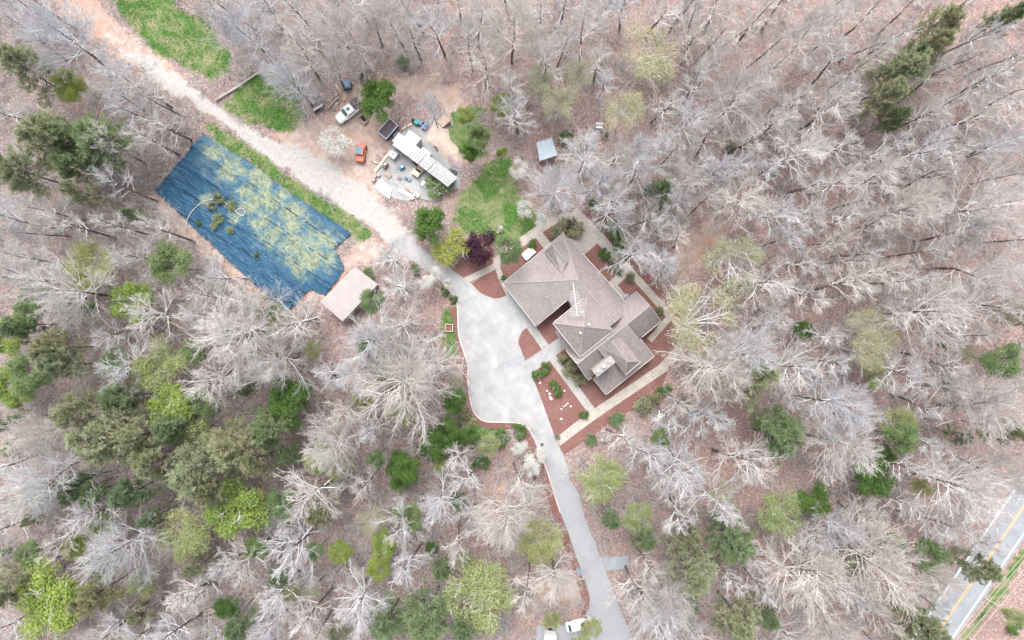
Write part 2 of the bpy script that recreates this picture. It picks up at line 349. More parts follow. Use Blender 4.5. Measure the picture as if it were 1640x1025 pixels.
M['purple'] = mat_leaf('purple_leaves', g3(.028, .012, .022), g3(.085, .035, .06), g3(.19, .10, .14), tint=.2)
M['chart'] = mat_leaf('chartreuse_leaves', g3(.25, .30, .06), g3(.42, .48, .12), g3(.56, .60, .22))

# ------------------------------------------------------------------ the ground, one sheet split by what covers it
def vnoise(X, Y, s, seed):
    r = np.random.RandomState(seed); n = 64; g = r.rand(n, n); u = X/s; v = Y/s
    i = np.floor(u).astype(int); j = np.floor(v).astype(int); fu = u-i; fv = v-j; fu = fu*fu*(3-2*fu); fv = fv*fv*(3-2*fv)
    a = g[i % n, j % n]; b = g[(i+1) % n, j % n]; c = g[i % n, (j+1) % n]; d = g[(i+1) % n, (j+1) % n]
    return (a*(1-fu)+b*fu)*(1-fv)+(c*(1-fu)+d*fu)*fv
def sdist(X, Y, poly):
    """signed distance (m), positive inside; poly in photo px"""
    P = G(poly); d = np.full(X.shape, 1e9); ins = np.zeros(X.shape, bool); n = len(P)
    for i in range(n):
        ax, ay = P[i]; bx, by = P[(i+1) % n]; dx, dy = bx-ax, by-ay
        t = np.clip(((X-ax)*dx+(Y-ay)*dy)/(dx*dx+dy*dy+1e-9), 0, 1); d = np.minimum(d, np.hypot(X-ax-t*dx, Y-ay-t*dy))
        if abs(dy) > 1e-12: ins ^= ((ay > Y) != (by > Y)) & (X < dx*(Y-ay)/dy+ax)
    return np.where(ins, d, -d)
GRAVEL = [[(215, 80), (263, 107), (298, 130), (329, 155), (369, 186), (425, 218), (480, 238), (540, 268), (590, 305), (640, 348), (668, 382), (650, 412), (622, 392), (597, 368), (545, 330), (479, 288), (420, 246), (369, 208), (316, 171), (263, 139), (237, 118), (200, 88)]]
DIRT = [[(420, 212), (455, 205), (500, 200), (530, 175), (545, 150), (590, 130), (640, 118), (700, 128), (735, 140), (745, 175), (735, 205), (715, 190), (700, 160), (640, 150), (600, 165), (640, 200), (600, 270), (620, 330), (655, 360), (640, 365), (560, 300), (480, 250)],
        [(66, -20), (136, -20), (186, 30), (260, 90), (296, 124), (300, 150), (262, 138), (240, 122), (162, 70), (100, 20)],
        [(246, 306), (235, 318), (300, 385), (370, 440), (430, 500), (460, 505), (505, 478), (515, 480), (570, 425), (605, 385), (575, 380), (545, 420), (520, 460), (455, 500)],
        [(590, 375), (620, 392), (605, 425), (580, 420), (560, 425), (575, 395)],
        [(930, 80), (965, 70), (985, 85), (960, 100), (935, 150), (925, 150)], [(1090, 370), (1140, 355), (1165, 370), (1140, 410), (1090, 440), (1070, 410)],
        [(780, 790), (800, 775), (850, 790), (840, 805)], [(850, 925), (925, 925), (935, 965), (880, 960), (850, 990)]]
GRASS = [[(170, -20), (262, -10), (285, 5), (305, 25), (330, 32), (348, 62), (375, 92), (368, 118), (335, 128), (300, 108), (245, 78), (190, 25)],
         [(405, 120), (425, 112), (465, 125), (480, 150), (485, 180), (470, 207), (445, 213), (405, 200), (362, 176), (360, 162), (385, 142)],
         [(322, 186), (350, 198), (420, 253), (500, 309), (560, 346), (598, 372), (592, 384), (570, 382), (520, 349), (450, 300), (380, 246), (325, 214)],
         [(780, 262), (815, 250), (832, 270), (835, 310), (855, 345), (866, 362), (832, 388), (800, 392), (745, 378), (722, 350), (735, 320), (760, 290)],
         [(708, 494), (733, 492), (735, 535), (738, 566), (716, 570), (707, 540)],
         [(960, 345), (985, 352), (1002, 380), (1000, 410), (975, 392), (955, 365)],
         [(1527, 1040), (1700, 790), (1712, 802), (1548, 1040)], [(720, 610), (745, 600), (755, 660), (740, 680), (715, 650)], [(690, 690), (760, 675), (800, 690), (740, 715), (680, 730)],
         [(720, 180), (770, 165), (780, 250), (745, 250), (725, 220)]]
TARP = [(325, 212), (400, 258), (470, 310), (520, 342), (566, 375), (536, 398), (548, 414), (553, 430), (540, 452), (521, 474), (497, 466), (478, 485), (462, 499), (448, 497), (246, 306)]
def build_ground():
    fx = np.arange(-104, 104.1, .4); fy = np.arange(-70, 70.1, .4)
    ext = np.array([6, 14, 26, 45, 80, 150, 300, 700, 1800.])
    xs = np.concatenate([-104-ext[::-1], fx, 104+ext]); ys = np.concatenate([-70-ext[::-1], fy, 70+ext])
    X, Y = np.meshgrid(xs, ys); nx, ny = len(xs), len(ys)
    ed = (vnoise(X, Y, 2.2, 3)-.5)*1.4+(vnoise(X, Y, .8, 4)-.5)*.6
    def mk(polys, wd): return np.clip(np.max([sdist(X, Y, p) for p in polys], 0)/wd*.5+.5+ed/wd*.5, 0, 1)
    grass, gravel, dirt = mk(GRASS, 1.3), mk(GRAVEL, 1.0), mk(DIRT, 2.2)
    # how pink the leaf litter is: rosy to the right, greyer to the left
    pink = np.clip(.50+X/150+(vnoise(X, Y, 18, 8)-.5)*.8, 0, 1)
    Z = -.35*vnoise(X, Y, 9, 5)-.1*vnoise(X, Y, 2.5, 6); Z = Z*(1-np.clip(grass+gravel, 0, 1)*.7)
    built = np.clip(sdist(X, Y, [(600, 190), (760, 190), (930, 320), (1110, 520), (1080, 640), (900, 740), (960, 850), (1050, 1100), (900, 1100), (700, 700), (690, 480), (600, 380), (560, 300)])/3+1, 0, 1)
    Z = Z*(1-built*.85)-.02
    V = np.stack([X.ravel(), Y.ravel(), Z.ravel()], 1); col = np.stack([a.ravel() for a in (grass, gravel, dirt, pink)], 1)
    idx = np.arange(nx*ny).reshape(ny, nx); F = np.stack([idx[:-1, :-1], idx[:-1, 1:], idx[1:, 1:], idx[1:, :-1]], -1).reshape(-1, 4)
    fm = col[F].mean(1); cls = np.zeros(len(F), int); cls[fm[:, 2] > .5] = 1; cls[fm[:, 1] > .5] = 2; cls[fm[:, 0] > .5] = 3
    for k, nm in enumerate(('ground', 'bare_dirt', 'gravel_road', 'lawn')):
        f = F[cls == k]; used, inv = np.unique(f, return_inverse=True)
        me = bpy.data.meshes.new(nm); fill_mesh(me, V[used], inv.reshape(-1, 4)); me.materials.append(M['ground'])
        ca = me.color_attributes.new('mask', 'FLOAT_COLOR', 'POINT'); ca.data.foreach_set('color', col[used].astype(np.float32).ravel())
        me.polygons.foreach_set('use_smooth', [True]*len(f))
        o = bpy.data.objects.new(nm, me); C.objects.link(o); o['kind'] = 'structure'
build_ground()

def sheet(name, outlines, z, mt, z0=-.5):
    mb = MB()
    for k, o in enumerate(outlines): mb.prism(G(o), z0-.004*k, z+.003*k)
    return tag(mb.obj(name, M[mt]), kind='structure')
# concrete driveway
LE = [(624, 390), (645, 405.5), (677, 429), (698, 445), (716, 461), (729, 476.6), (733, 495), (734.5, 534), (742.6, 563), (749, 584), (749, 605), (752, 634), (757, 655.5), (766, 668.6), (779.5, 675), (800, 676), (826, 677), (839.5, 682), (850, 692), (863, 719), (876, 754), (881.7, 771), (897.5, 821), (910.7, 855), (921, 887), (932, 916), (945, 955)]
LEs = smooth_line(LE, 5)
DRV = LEs+[(943, 976), (925, 1000), (860, 1002), (858, 1045), (1022, 1045), (1011, 1018), (995, 979), (982, 945), (968.6, 913), (953, 868), (937, 831), (926.5, 789), (913, 769), (910, 750), (901.5, 729), (887, 695), (866, 637), (851, 599), (846, 588), (841, 577), (833, 556)]+smooth_line([(831, 552), (831, 540), (840, 527), (852, 522)], 4)+[(862, 524), (828, 480), (812, 466)]+smooth_line([(809.7, 474), (795, 478), (782, 475), (769, 468.7), (755.7, 455.5), (745, 447.6), (724, 432), (690, 408), (663.5, 387), (648, 372)], 4)
sheet('driveway', [DRV], .06, 'drive')
mb = MB()
off = [(x-2.2*1, y) for x, y in LEs]
k1 = [LEs[i] for i in range(18, len(LEs)-20)]
mb.prism(G(ribbon(k1[::2], 2.0, 3)), -.4, .13); mb.obj('driveway_kerb', M['kerb'])['kind'] = 'structure'
sheet('side_pad', [[(955, 893), (1006, 890), (1008, 911), (962, 914)]], .05, 'asphalt2')
# mulch beds
sheet('mulch_bed', [[(724, 431), (745, 447), (758, 444), (793, 424), (790, 400), (772, 372), (748, 395), (735, 420)],
    [(756, 454), (792, 427), (799, 427), (806, 450), (816, 474), (800, 480), (785, 478), (769, 470)],
    [(794, 440), (806, 418), (818, 398), (850, 372), (925, 338), (965, 336), (990, 395), (1020, 425), (1050, 448), (1088, 505), (1096, 520), (1090, 548), (1063, 612), (1053, 632), (1011, 658), (984, 671), (947, 700), (903, 728), (887, 696), (866, 637), (851, 598), (846, 588), (841, 577), (830, 548), (838, 527), (856, 521), (815, 462)],
    ribbon([(724, 492), (730, 520), (738, 562), (745, 590), (746, 612), (748, 638), (753, 660), (766, 674), (788, 682), (826, 683), (843, 692), (858, 722), (870, 754), (891, 821), (914, 884), (926, 918), (938, 960), (936, 985)], [10, 8, 8, 8, 7, 8, 9, 10, 10, 10, 12, 12, 12, 13, 13, 12, 12, 9], 5)], .02, 'mulch')
tri = sheet('garden_path', [ribbon([(740, 452), (794, 426)], 10, 2), ribbon([(794, 412), (796, 425), (803, 446), (812, 466), (824, 482)], [9, 9, 8, 8, 8]),
    ribbon([(793, 425), (803, 412), (838, 386), (866, 366), (892, 351), (925, 344)], [10, 14, 15, 14, 13, 13]),
    ribbon([(919, 337), (942, 362), (960, 381), (1002, 427), (1034, 462), (1067, 499), (1090, 524), (1090, 553), (1060, 590)], [14, 17, 17, 13, 12, 12, 10, 12, 15]),
    ribbon([(1068, 585), (1052, 596), (950, 665), (893, 708)], [16, 15, 15, 14]),
    ribbon([(860, 372), (880, 398)], 14, 2), [(922, 352), (951, 372), (957, 389), (936, 408), (912, 388), (921, 380), (940, 369)],
    ribbon([(1003, 435), (979, 457)], 13, 2), ribbon([(978, 452), (1010, 492)], 12, 2), ribbon([(1040, 545), (1075, 505)], 10, 2)], .045, 'paver')
sheet('stone_walk', [ribbon([(847, 519), (877, 561), (887, 576), (949, 660)], 13, 3)], .052, 'flag')
sheet('entry_walk', [ribbon([(843, 590), (872, 570), (895, 553), (912, 541)], [23, 21, 20, 20], 4)], .058, 'drive')
# yard pad, road
sheet('yard_pad', [[(656, 196), (690, 216), (715, 240), (737, 268), (737, 300), (705, 312), (690, 322), (672, 318), (651, 322), (630, 318), (596, 280)]], .04, 'pad')
def rl(p, d): return (p[0]+.5647*d, p[1]-.8253*d)
def road_band(name, a, b, z, mt, d0=-160, d1=420):
    """a, b: across-road offsets in px from the left white line"""
    n_ = (.8253, .5647); q = [(1481+n_[0]*k, 995+n_[1]*k) for k in (a, b)]
    mb = MB(); mb.prism(G([rl(q[0], d0), rl(q[1], d0), rl(q[1], d1), rl(q[0], d1)]), -.5, z); return tag(mb.obj(name, M[mt]), kind='structure')
road_band('main_road', -4, 57, .03, 'asphalt2')
road_band('road_marking', -.9, .9, .036, 'wpaint'); road_band('road_marking', 50.3, 52.5, .036, 'wpaint')
road_band('road_marking', 25.2, 26.4, .036, 'ypaint'); road_band('road_marking', 27.6, 28.8, .036, 'ypaint')

# ------------------------------------------------------------------ the house
HO = (806.0, 454.0); HA = (.625, .781); HB = (.781, -.625)
def H(a, b, z):
    return W(HO[0]+a*HA[0]+b*HB[0], HO[1]+a*HA[1]+b*HB[1], z)
house = thing('house', 'large house with grey shingle roofs and a pyramid roofed tower beside the pale driveway', 'house', (9, 1, 0))
def roof(faces, base, name='roof'):
    """top faces as (a,b,z) lists; a thin soffit below"""
    mb = MB()
    for f in faces:
        top = [H(*p) for p in f]; n_ = Vector((0, 0, 0)); c_ = Vector((0, 0, 0))
        for i in range(len(top)):
            p, q = Vector(top[i]), Vector(top[(i+1) % len(top)]); n_ += p.cross(q)
        if n_.z < 0: top = top[::-1]
        n = len(top); bot = [(x, y, min(z-.22, z)) for x, y, z in top]
        mb.add(top+bot, [tuple(range(n)), tuple(reversed(range(n, 2*n)))]+[(n+i, n+(i+1) % n, (i+1) % n, i) for i in range(n)])
    return mb.obj(name, M['shingle'], house)
r0, r1 = (70, 97, 7.0), (161, 101, 7.0)
main = roof([[(0, 0, 3), (85, -1, 3), (84, 64, 5.64), (160, 64, 5.64), r1, r0], [(0, 0, 3), r0, (-2, 126, 3.2)], [(-2, 126, 3.2), r0, r1, (160, 134, 3.3)]], 3)
cross = roof([[(145, 12, 3.4), (175, 12, 6.6), (175, 160, 6.6), (142, 157, 3.4)], [(175, 12, 6.6), (205, 10, 3.4), (204, 159, 3.4), (175, 160, 6.6)]], 3)
tower = roof([[(100, 23, 6.5), (168, 23, 6.5), (134, 57, 9.6)], [(168, 23, 6.5), (168, 91, 6.5), (134, 57, 9.6)], [(168, 91, 6.5), (100, 91, 6.5), (134, 57, 9.6)], [(100, 91, 6.5), (100, 23, 6.5), (134, 57, 9.6)]], 6)
south = roof([[(241, 18, 2.9), (241, 115, 2.9), (174, 115, 6.66), (174, 52, 6.66), (208, 52, 4.75)], [(208, 18, 2.95), (241, 18, 2.9), (208, 52, 4.75)]], 3)
gab = roof([[(2, 83, 4.0), (46, 83, 5.9), (38, 99, 6.0), (1, 99, 6.0)], [(1, 99, 6.0), (38, 99, 6.0), (34, 116, 4.2), (2, 116, 4.2)]], 3, 'gable_roof')
dorm = roof([[(184, 61, 6.0), (236, 61, 5.1), (222, 77, 7.0), (180, 77, 7.1)], [(180, 77, 7.1), (222, 77, 7.0), (234, 93, 5.1), (184, 93, 6.0)], [(236, 61, 5.1), (234, 93, 5.1), (222, 77, 7.0)]], 3, 'dormer_roof')
porch = roof([[(112, 16, 3.3), (146, 12, 3.3), (146, 30, 3.9), (112, 30, 3.9)]], 3, 'porch_roof')
low = roof([[(8, 128, 2.6), (36, 140, 2.6), (42, 128, 3.1), (8, 120, 3.1)]], 3, 'porch_roof')
# walls under the roofs (inset from the eaves)
def wall(pts, z1, name='wall'):
    mb = MB(); mb.prism([H(a, b, 0)[:2] for a, b in pts], -.3, z1); return mb.obj(name, M['siding'], house)
wall([(5, 4), (80, 4), (80, 60), (100, 62), (150, 62), (150, 128), (5, 120)], 2.9)
wall([(149, 16), (201, 16), (201, 152), (149, 152)], 3.15)
wall([(200, 24), (236, 24), (236, 109), (200, 109)], 2.75)
wall([(104, 27), (160, 27), (160, 84), (104, 84)], 6.2, 'tower_wall')
for b0, b1, z0, z1 in ((17, 151, 3.15, 6.1),):
    for b in (b0, b1):
        mb = MB(); A_, B_, C_ = H(149, b, 3.1), H(201, b, 3.1), H(175, b, 5.9); A2, B2, C2 = H(149, b+2, 3.1), H(201, b+2, 3.1), H(175, b+2, 5.9)
        mb.add([A_, B_, C_, A2, B2, C2], [(0, 1, 2), (5, 4, 3), (0, 3, 4, 1), (1, 4, 5, 2), (2, 5, 3, 0)]); mb.obj('gable_wall', M['siding'], house)
mb = MB(); mb.prism([H(a, b, 3)[:2] for a, b in ((186, 64), (231, 64), (229, 90), (186, 90))], 2.8, 5.0); mb.obj('dormer_wall', M['siding'], house)
mb = MB(); mb.prism([H(a, b, 3)[:2] for a, b in ((6, 86), (34, 86), (30, 113), (6, 113))], 2.8, 4.0); mb.obj('dormer_wall', M['siding'], house)
# gutters along eaves, ridge caps
def strip(name, pts, r, mt, par=house, dz=0):
    mb = MB(); mb.tube([(x, y, z+dz) for x, y, z in [H(*p) for p in pts]], r, 6); return mb.obj(name, M[mt], par)
for pts in ([(-1, -1, 2.95), (86, -2, 2.95)], [(-1, 1, 2.95), (-3, 127, 3.1)], [(86, 1, 2.98), (85, 63, 5.6)], [(40, 129, 3.2), (141, 135, 3.25)], [(206, 119, 3.35), (205, 160, 3.35)], [(206, 9, 3.35), (206, 17, 3.35)], [(242, 17, 2.85), (242, 116, 2.85)], [(209, 17, 2.88), (241, 17, 2.85)], [(240, 116, 2.85), (206, 116, 4.8)], [(99, 22, 6.45), (169, 22, 6.45)], [(99, 24, 6.45), (99, 92, 6.45)], [(169, 24, 6.45), (169, 91, 6.45)], [(237, 61, 5.05), (235, 94, 5.05)], [(146, 11.5, 3.4), (174, 11.5, 6.55)], [(204, 9.5, 3.45), (176, 11.5, 6.55)], [(204, 160, 3.45), (176, 161, 6.55)], [(143, 158, 3.4), (174, 161, 6.55)]):
    strip('gutter', pts, .07, 'trim')
capm = m_plain('ridge_shingle', (.315, .283, .277), .9, var=.12); M['cap'] = capm
for par, pts in ((main, [(1, 1, 3.05), r0]), (main, [r0, r1]), (main, [(0, 124, 3.3), r0]), (cross, [(175, 12, 6.6), (175, 160, 6.6)]), (tower, [(100, 23, 6.5), (134, 57, 9.6)]), (tower, [(168, 23, 6.5), (134, 57, 9.6)]), (tower, [(168, 91, 6.5), (134, 57, 9.6)]), (tower, [(100, 91, 6.5), (134, 57, 9.6)]), (dorm, [(181, 77, 7.1), (222, 77, 7.0)]), (dorm, [(222, 77, 7.0), (236, 61, 5.1)]), (dorm, [(222, 77, 7), (234, 93, 5.1)]), (gab, [(1, 99, 6), (38, 99, 6)]), (south, [(241, 18, 2.9), (208, 52, 4.75)])):
    mb = MB(); mb.tube([(x, y, z+.0) for x, y, z in [H(*p) for p in pts]], .1, 6); o = mb.obj('ridge_cap', M['cap'], par, origin=house['_o'])
ANG = math.atan2(-HA[1], HA[0])     # world angle of the a axis
def hbox(name, a0, a1, b0, b1, z0, z1, mt, par=house):
    mb = MB(); mb.prism([H(a, b, z1)[:2] for a, b in ((a0, b0), (a1, b0), (a1, b1), (a0, b1))], z0, z1); return mb.obj(name, M[mt], par, origin=house['_o'])
M['chcap'] = m_plain('chimney_slab', (.29, .27, .268), .9, var=.2)
ch = hbox('chimney', 198, 210, 25, 61, 3, 8.2, 'siding'); hbox('chimney_cap', 197, 211, 24, 62, 8.2, 8.35, 'chcap', ch)
for b in (31, 43, 55):
    mb = MB(); p = H(204, b, 8.6); mb.cyl((p[0], p[1], 8.6), .2 if b == 43 else .13, .5, 12); mb.cyl((p[0], p[1], 8.9), .26 if b == 43 else .17, .08, 12); mb.obj('flue', M['trim'], ch, origin=house['_o'])
for a, b, z in ((108, 112, 6.2), (150, 106, 6.9), (60, 40, 4.7), (138, 118, 5.3), (220, 104, 4.3), (30, 70, 4.8)):
    mb = MB(); p = H(a, b, z); mb.cyl((p[0], p[1], z+.15), .09, .7, 8); mb.obj('vent_pipe', M['trim'], main, origin=house['_o'])
for a, b, z in ((115, 70, 8.8), (139, 47, 9.2), (137, 66, 9.2)):
    mb = MB(); p = H(a, b, z); mb.box((p[0], p[1], z), (.35, .35, .3), ANG, .05); mb.obj('roof_vent', M['white'], tower, origin=house['_o'])
# windows and doors on the walls
def opening(name, a, b, along, wd, z0, z1, out):
    """along: 'a' or 'b' axis of the wall, out: outward offset sign"""
    d = 1.3*out; mb = MB(); h = wd/2
    q = [(a-h, b), (a+h, b), (a+h, b+d), (a-h, b+d)] if along == 'a' else [(a, b-h), (a, b+h), (a+d, b+h), (a+d, b-h)]
    mb.prism([H(x, y, 0)[:2] for x, y in q], z0, z1); fr = mb.obj(name, M['trim'], house)
    h2 = h*.82; d2 = d*1.35; mb = MB()
    q = [(a-h2, b), (a+h2, b), (a+h2, b+d2), (a-h2, b+d2)] if along == 'a' else [(a, b-h2), (a, b+h2), (a+d2, b+h2), (a+d2, b-h2)]
    mb.prism([H(x, y, 0)[:2] for x, y in q], z0+.12, z1-.12); mb.obj('pane' if name == 'window' else 'door_panel', M['glass' if name == 'window' else 'trim'], fr, origin=house['_o'])
for a, wd in ((22, 25), (58, 25)): opening('garage_door', a, 4, 'a', wd, .05, 2.4, -1)
for b in (25, 50, 80, 104): opening('window', 5, b, 'b', 12, .9, 2.2, -1)
for a in (30, 60, 90, 120): opening('window', a, 125, 'a', 12, .9, 2.2, 1)
for b in (40, 65, 90): opening('window', 236, b, 'b', 13, .9, 2.2, 1)
for a in (160, 190): opening('window', a, 16, 'a', 11, .9, 2.3, -1); opening('window', a, 152, 'a', 11, .9, 2.3, 1)
for a in (120, 145): opening('window', a, 27, 'a', 10, 3.9, 5.5, -1)
opening('front_door', 130, 27, 'a', 10, .1, 2.3, -1)
# television antenna on the recess side of the tower
ax, ay, az = W(921, 482, 9.8)
ant = thing('tv_antenna', 'tall white television antenna with many crossbars above the dark roof recess', 'antenna', (ax, ay, 0))
mb = MB(); mb.tube([(ax, ay, .3), (ax, ay, 9.9)], .045, 8); mb.obj('mast', M['steel'], ant)
p0 = W(918, 453, 9.8); p1 = W(924.5, 506, 9.8); mb = MB(); mb.tube([p0, p1], .06, 6); mb.obj('boom', M['white'], ant)
for k in range(17):
    t = .25+.75*k/16; x = p0[0]+(p1[0]-p0[0])*t; y = p0[1]+(p1[1]-p0[1])*t; hw = (.7+.55*(k/16)**1.0)*(1.0 if k % 2 else .88); sg = .045
    mb = MB(); mb.tube([(x-hw, y-.02-sg, 9.8), (x+hw, y+.02+sg*0, 9.86)], .026, 4); mb.obj('crossbar', M['white'], ant)

# ------------------------------------------------------------------ sheds, yard building
def quadroof(name, label, cat, corners, zr, mt, wallmt='wood', slope=.25, rib=0, group=None, inset=.25):
    ws = [W(x, y, zr) for x, y in corners]; cx = sum(p[0] for p in ws)/4; cy = sum(p[1] for p in ws)/4
    t = thing(name, label, cat, (cx, cy, 0), group=group)
    zz = [zr-slope, zr-slope, zr+slope, zr+slope]
    top = [(p[0], p[1], z) for p, z in zip(ws, zz)]
    mb = MB()
    def lerp(a, b, t_): return tuple(a[i]+(b[i]-a[i])*t_ for i in range(3))
    # ribbed sheet running from edge 0-1 to edge 3-2
    n = max(2, int(rib) or 2); rows = []
    for i in range(n+1):
        s_ = i/n; dz = .04 if (rib and i % 2) else 0
        a = lerp(top[0], top[1], s_); b = lerp(top[3], top[2], s_); rows.append(((a[0], a[1], a[2]+dz), (b[0], b[1], b[2]+dz)))
    vs = []; fs = []
    for a, b in rows: vs += [a, b, (a[0], a[1], a[2]-.15), (b[0], b[1], b[2]-.15)]
    for i in range(n):
        k = 4*i; fs += [(k, k+4, k+5, k+1), (k+3, k+7, k+6, k+2), (k+2, k+6, k+4, k), (k+1, k+5, k+7, k+3)]
    fs += [(0, 1, 3, 2), (4*n+2, 4*n+3, 4*n+1, 4*n)]
    mb.add(vs, fs); o = mb.obj('roof', M[mt], t)
    wl = [(cx+(p[0]-cx)*(1-inset*.4), cy+(p[1]-cy)*(1-inset*.4)) for p in ws]
    mb = MB(); mb.prism(wl, -.2, zr-slope-.16); mb.obj('wall', M[wallmt], t)
    mb = MB(); a, b = wl[0], wl[1]; m_ = ((a[0]+b[0])/2, (a[1]+b[1])/2); an = math.atan2(b[1]-a[1], b[0]-a[0]); mb.box((m_[0], m_[1], 1.0), (1.0, .12, 2.0), an); mb.obj('door', M['trim'], t)
    return t
quadroof('shed', 'long shed with dusty pinkish metal roof at the corner of the blue tarp', 'shed', [(568, 427), (605, 455), (549, 515), (513, 484)], 3.6, 'shedroof', rib=36, slope=.12)
quadroof('garden_shed', 'small square shed with blue grey roof among bare trees above the house', 'shed', [(859, 228), (884, 220), (893, 249), (864, 258)], 2.7, 'blueroof', slope=.15, rib=6)
# long white building in the yard: bays of roofing, each bay a part
yb = thing('workshop', 'long narrow white metal roofed workshop on the concrete yard pad', 'building', W(680, 256)[:2]+(0,))
U0, U1 = np.array([641.7, 214.5]), np.array([628.4, 231.7]); U3, U2 = np.array([733., 284.7]), np.array([717.4, 299.6])
def ybp(s_, t_, z):
    a = U0+(U3-U0)*s_; b = U1+(U2-U1)*s_; p = a+(b-a)*t_; return W(p[0], p[1], z)
def bay(s0, s1, z, mt, ribs, name='roof'):
    n = max(2, ribs*2); vs = []; fs = []
    for i in range(n+1):
        s_ = s0+(s1-s0)*i/n; dz = .13 if ribs and i % 2 else 0
        vs += [ybp(s_, 0, z+dz-.25), ybp(s_, .5, z+dz), ybp(s_, 1, z+dz-.25), ybp(s_, 1, z-.45), ybp(s_, 0, z-.45)]
    for i in range(n):
        k = 5*i
        for j in range(5): fs.append((k+j, k+(j+1) % 5, k+5+(j+1) % 5, k+5+j))
    fs += [(0, 1, 2, 3, 4), tuple(5*n+j for j in (4, 3, 2, 1, 0))]
    MB().add(vs, fs).obj(name, M[mt], yb)
M['skylight'] = m_plain('dusty_skylight', (.40, .38, .39), .6)
bay(0, .26, 3.1, 'white', 0); bay(.262, .46, 3.0, 'corr', 5); bay(.462, .50, 2.9, 'skylight', 0, 'skylight'); bay(.502, .62, 3.0, 'corr', 4); bay(.622, .66, 2.9, 'skylight', 0, 'skylight'); bay(.662, 1.0, 3.0, 'corr', 13)
mb = MB(); mb.prism([ybp(s_, t_, 0)[:2] for s_, t_ in ((.02, .1), (.98, .1), (.98, .9), (.02, .9))], -.2, 2.5); mb.obj('wall', M['corr'], yb)
for k in range(5):
    s_ = .12+.18*k; mb = MB(); p = ybp(s_, .9, 1.3); mb.box(p, (1.2, .14, .9), math.atan2(-(U2-U1)[1], (U2-U1)[0])); mb.obj('window', M['glass'], yb)
quadroof('lean_to', 'square white roofed lean-to beside the upper end of the long workshop', 'shed', [(655.7, 208), (674.4, 221.5), (666, 232.4), (648.7, 219)], 2.6, 'white', 'corr', slope=.1, rib=8)
quadroof('lean_to', 'small white roofed box against the middle of the long workshop', 'shed', [(677.5, 235.5), (690, 245), (687, 251), (674, 240)], 2.5, 'white', 'corr', slope=.08, rib=4)

# tarp
def build_tarp():
    t0 = np.array(W(325, 212)[:2]); ux = np.array(W(568, 375)[:2])-t0; vx = np.array(W(246, 306)[:2])-t0
    P = np.array(G(TARP)); 
    xs = np.arange(P[:, 0].min()-1, P[:, 0].max()+1, .3); ys = np.arange(P[:, 1].min()-1, P[:, 1].max()+1, .3); X, Y = np.meshgrid(xs, ys)
    sd = sdist(X, Y, TARP)+(vnoise(X, Y, 1.2, 21)-.5)*.25
    l = np.linalg.norm(ux); e = ux/l; f = np.array([-e[1], e[0]]); uu = (X-t0[0])*e[0]+(Y-t0[1])*e[1]; vv = (X-t0[0])*f[0]+(Y-t0[1])*f[1]
    Z = .05+.10*vnoise(uu*.3, vv*2.2, 1.3, 22)+.07*vnoise(X, Y, .7, 23)
    for s_ in (-3.2, -6.8, -10.3):
        vl = s_+.3*(vnoise(uu, uu*0, 3.5, 24)-.5); Z += .34*np.exp(-((vv-vl)/.2)**2)
    inside = sd > 0; idx = np.full(X.shape, -1); cell = inside[:-1, :-1] & inside[1:, :-1] & inside[:-1, 1:] & inside[1:, 1:]
    I = np.arange(X.size).reshape(X.shape); F = np.stack([I[:-1, :-1], I[:-1, 1:], I[1:, 1:], I[1:, :-1]], -1)[cell]
    used, inv = np.unique(F, return_inverse=True); V = np.stack([X.ravel(), Y.ravel(), Z.ravel()], 1)[used]
    # weeds have taken the middle and the upper side
    q = np.zeros(X.shape)
    for (px, py, r) in ((345, 245, 3), (370, 270, 3.5), (420, 290, 4), (400, 320, 3.5), (440, 330, 3.5), (470, 345, 3.5), (500, 385, 3.5), (470, 395, 4), (440, 375, 3.5), (500, 410, 3.5), (520, 390, 3), (330, 320, 1.5), (420, 350, 3), (480, 425, 2.5), (455, 310, 2), (525, 415, 2.5), (378, 345, 1.6)):
        c = W(px, py); q = np.maximum(q, np.exp(-((X-c[0])**2+(Y-c[1])**2)/r**2))
    me = bpy.data.meshes.new('tarp'); fill_mesh(me, V, inv.reshape(-1, 4)); me.materials.append(M['tarp'])
    qq = q.ravel()[used]; ca = me.color_attributes.new('mask', 'FLOAT_COLOR', 'POINT'); ca.data.foreach_set('color', np.stack([qq, qq, qq, qq], 1).astype(np.float32).ravel())
    me.polygons.foreach_set('use_smooth', [True]*len(me.polygons))
    o = bpy.data.objects.new('tarp', me); C.objects.link(o); tag(o, 'large rectangular wrinkled blue tarp overgrown with weeds beside the gravel road', 'tarp')
    c0 = np.array(W(405, 355)); 
    return q, X, Y, sd
TQ = build_tarp()
def curve_thing(name, label, cat, pts, r, mt, z=.2, group=None):
    mb = MB(); q = [W(x, y) for x, y in smooth_line(pts, 5)]; c = q[0]; mb.tube([(x, y, z) for x, y, _ in q], r, 6)
    return tag(mb.obj(name, M[mt], None, origin=(c[0], c[1], 0), smooth=True), label, cat, group)
curve_thing('hose', 'long white hose looping across the left half of the blue tarp', 'hose', [(299, 366), (300, 356), (308, 340), (324, 325), (340, 320), (354, 320), (365, 328), (380, 340), (390, 346), (394, 338), (386, 334), (378, 338)], .06, 'white', .32)

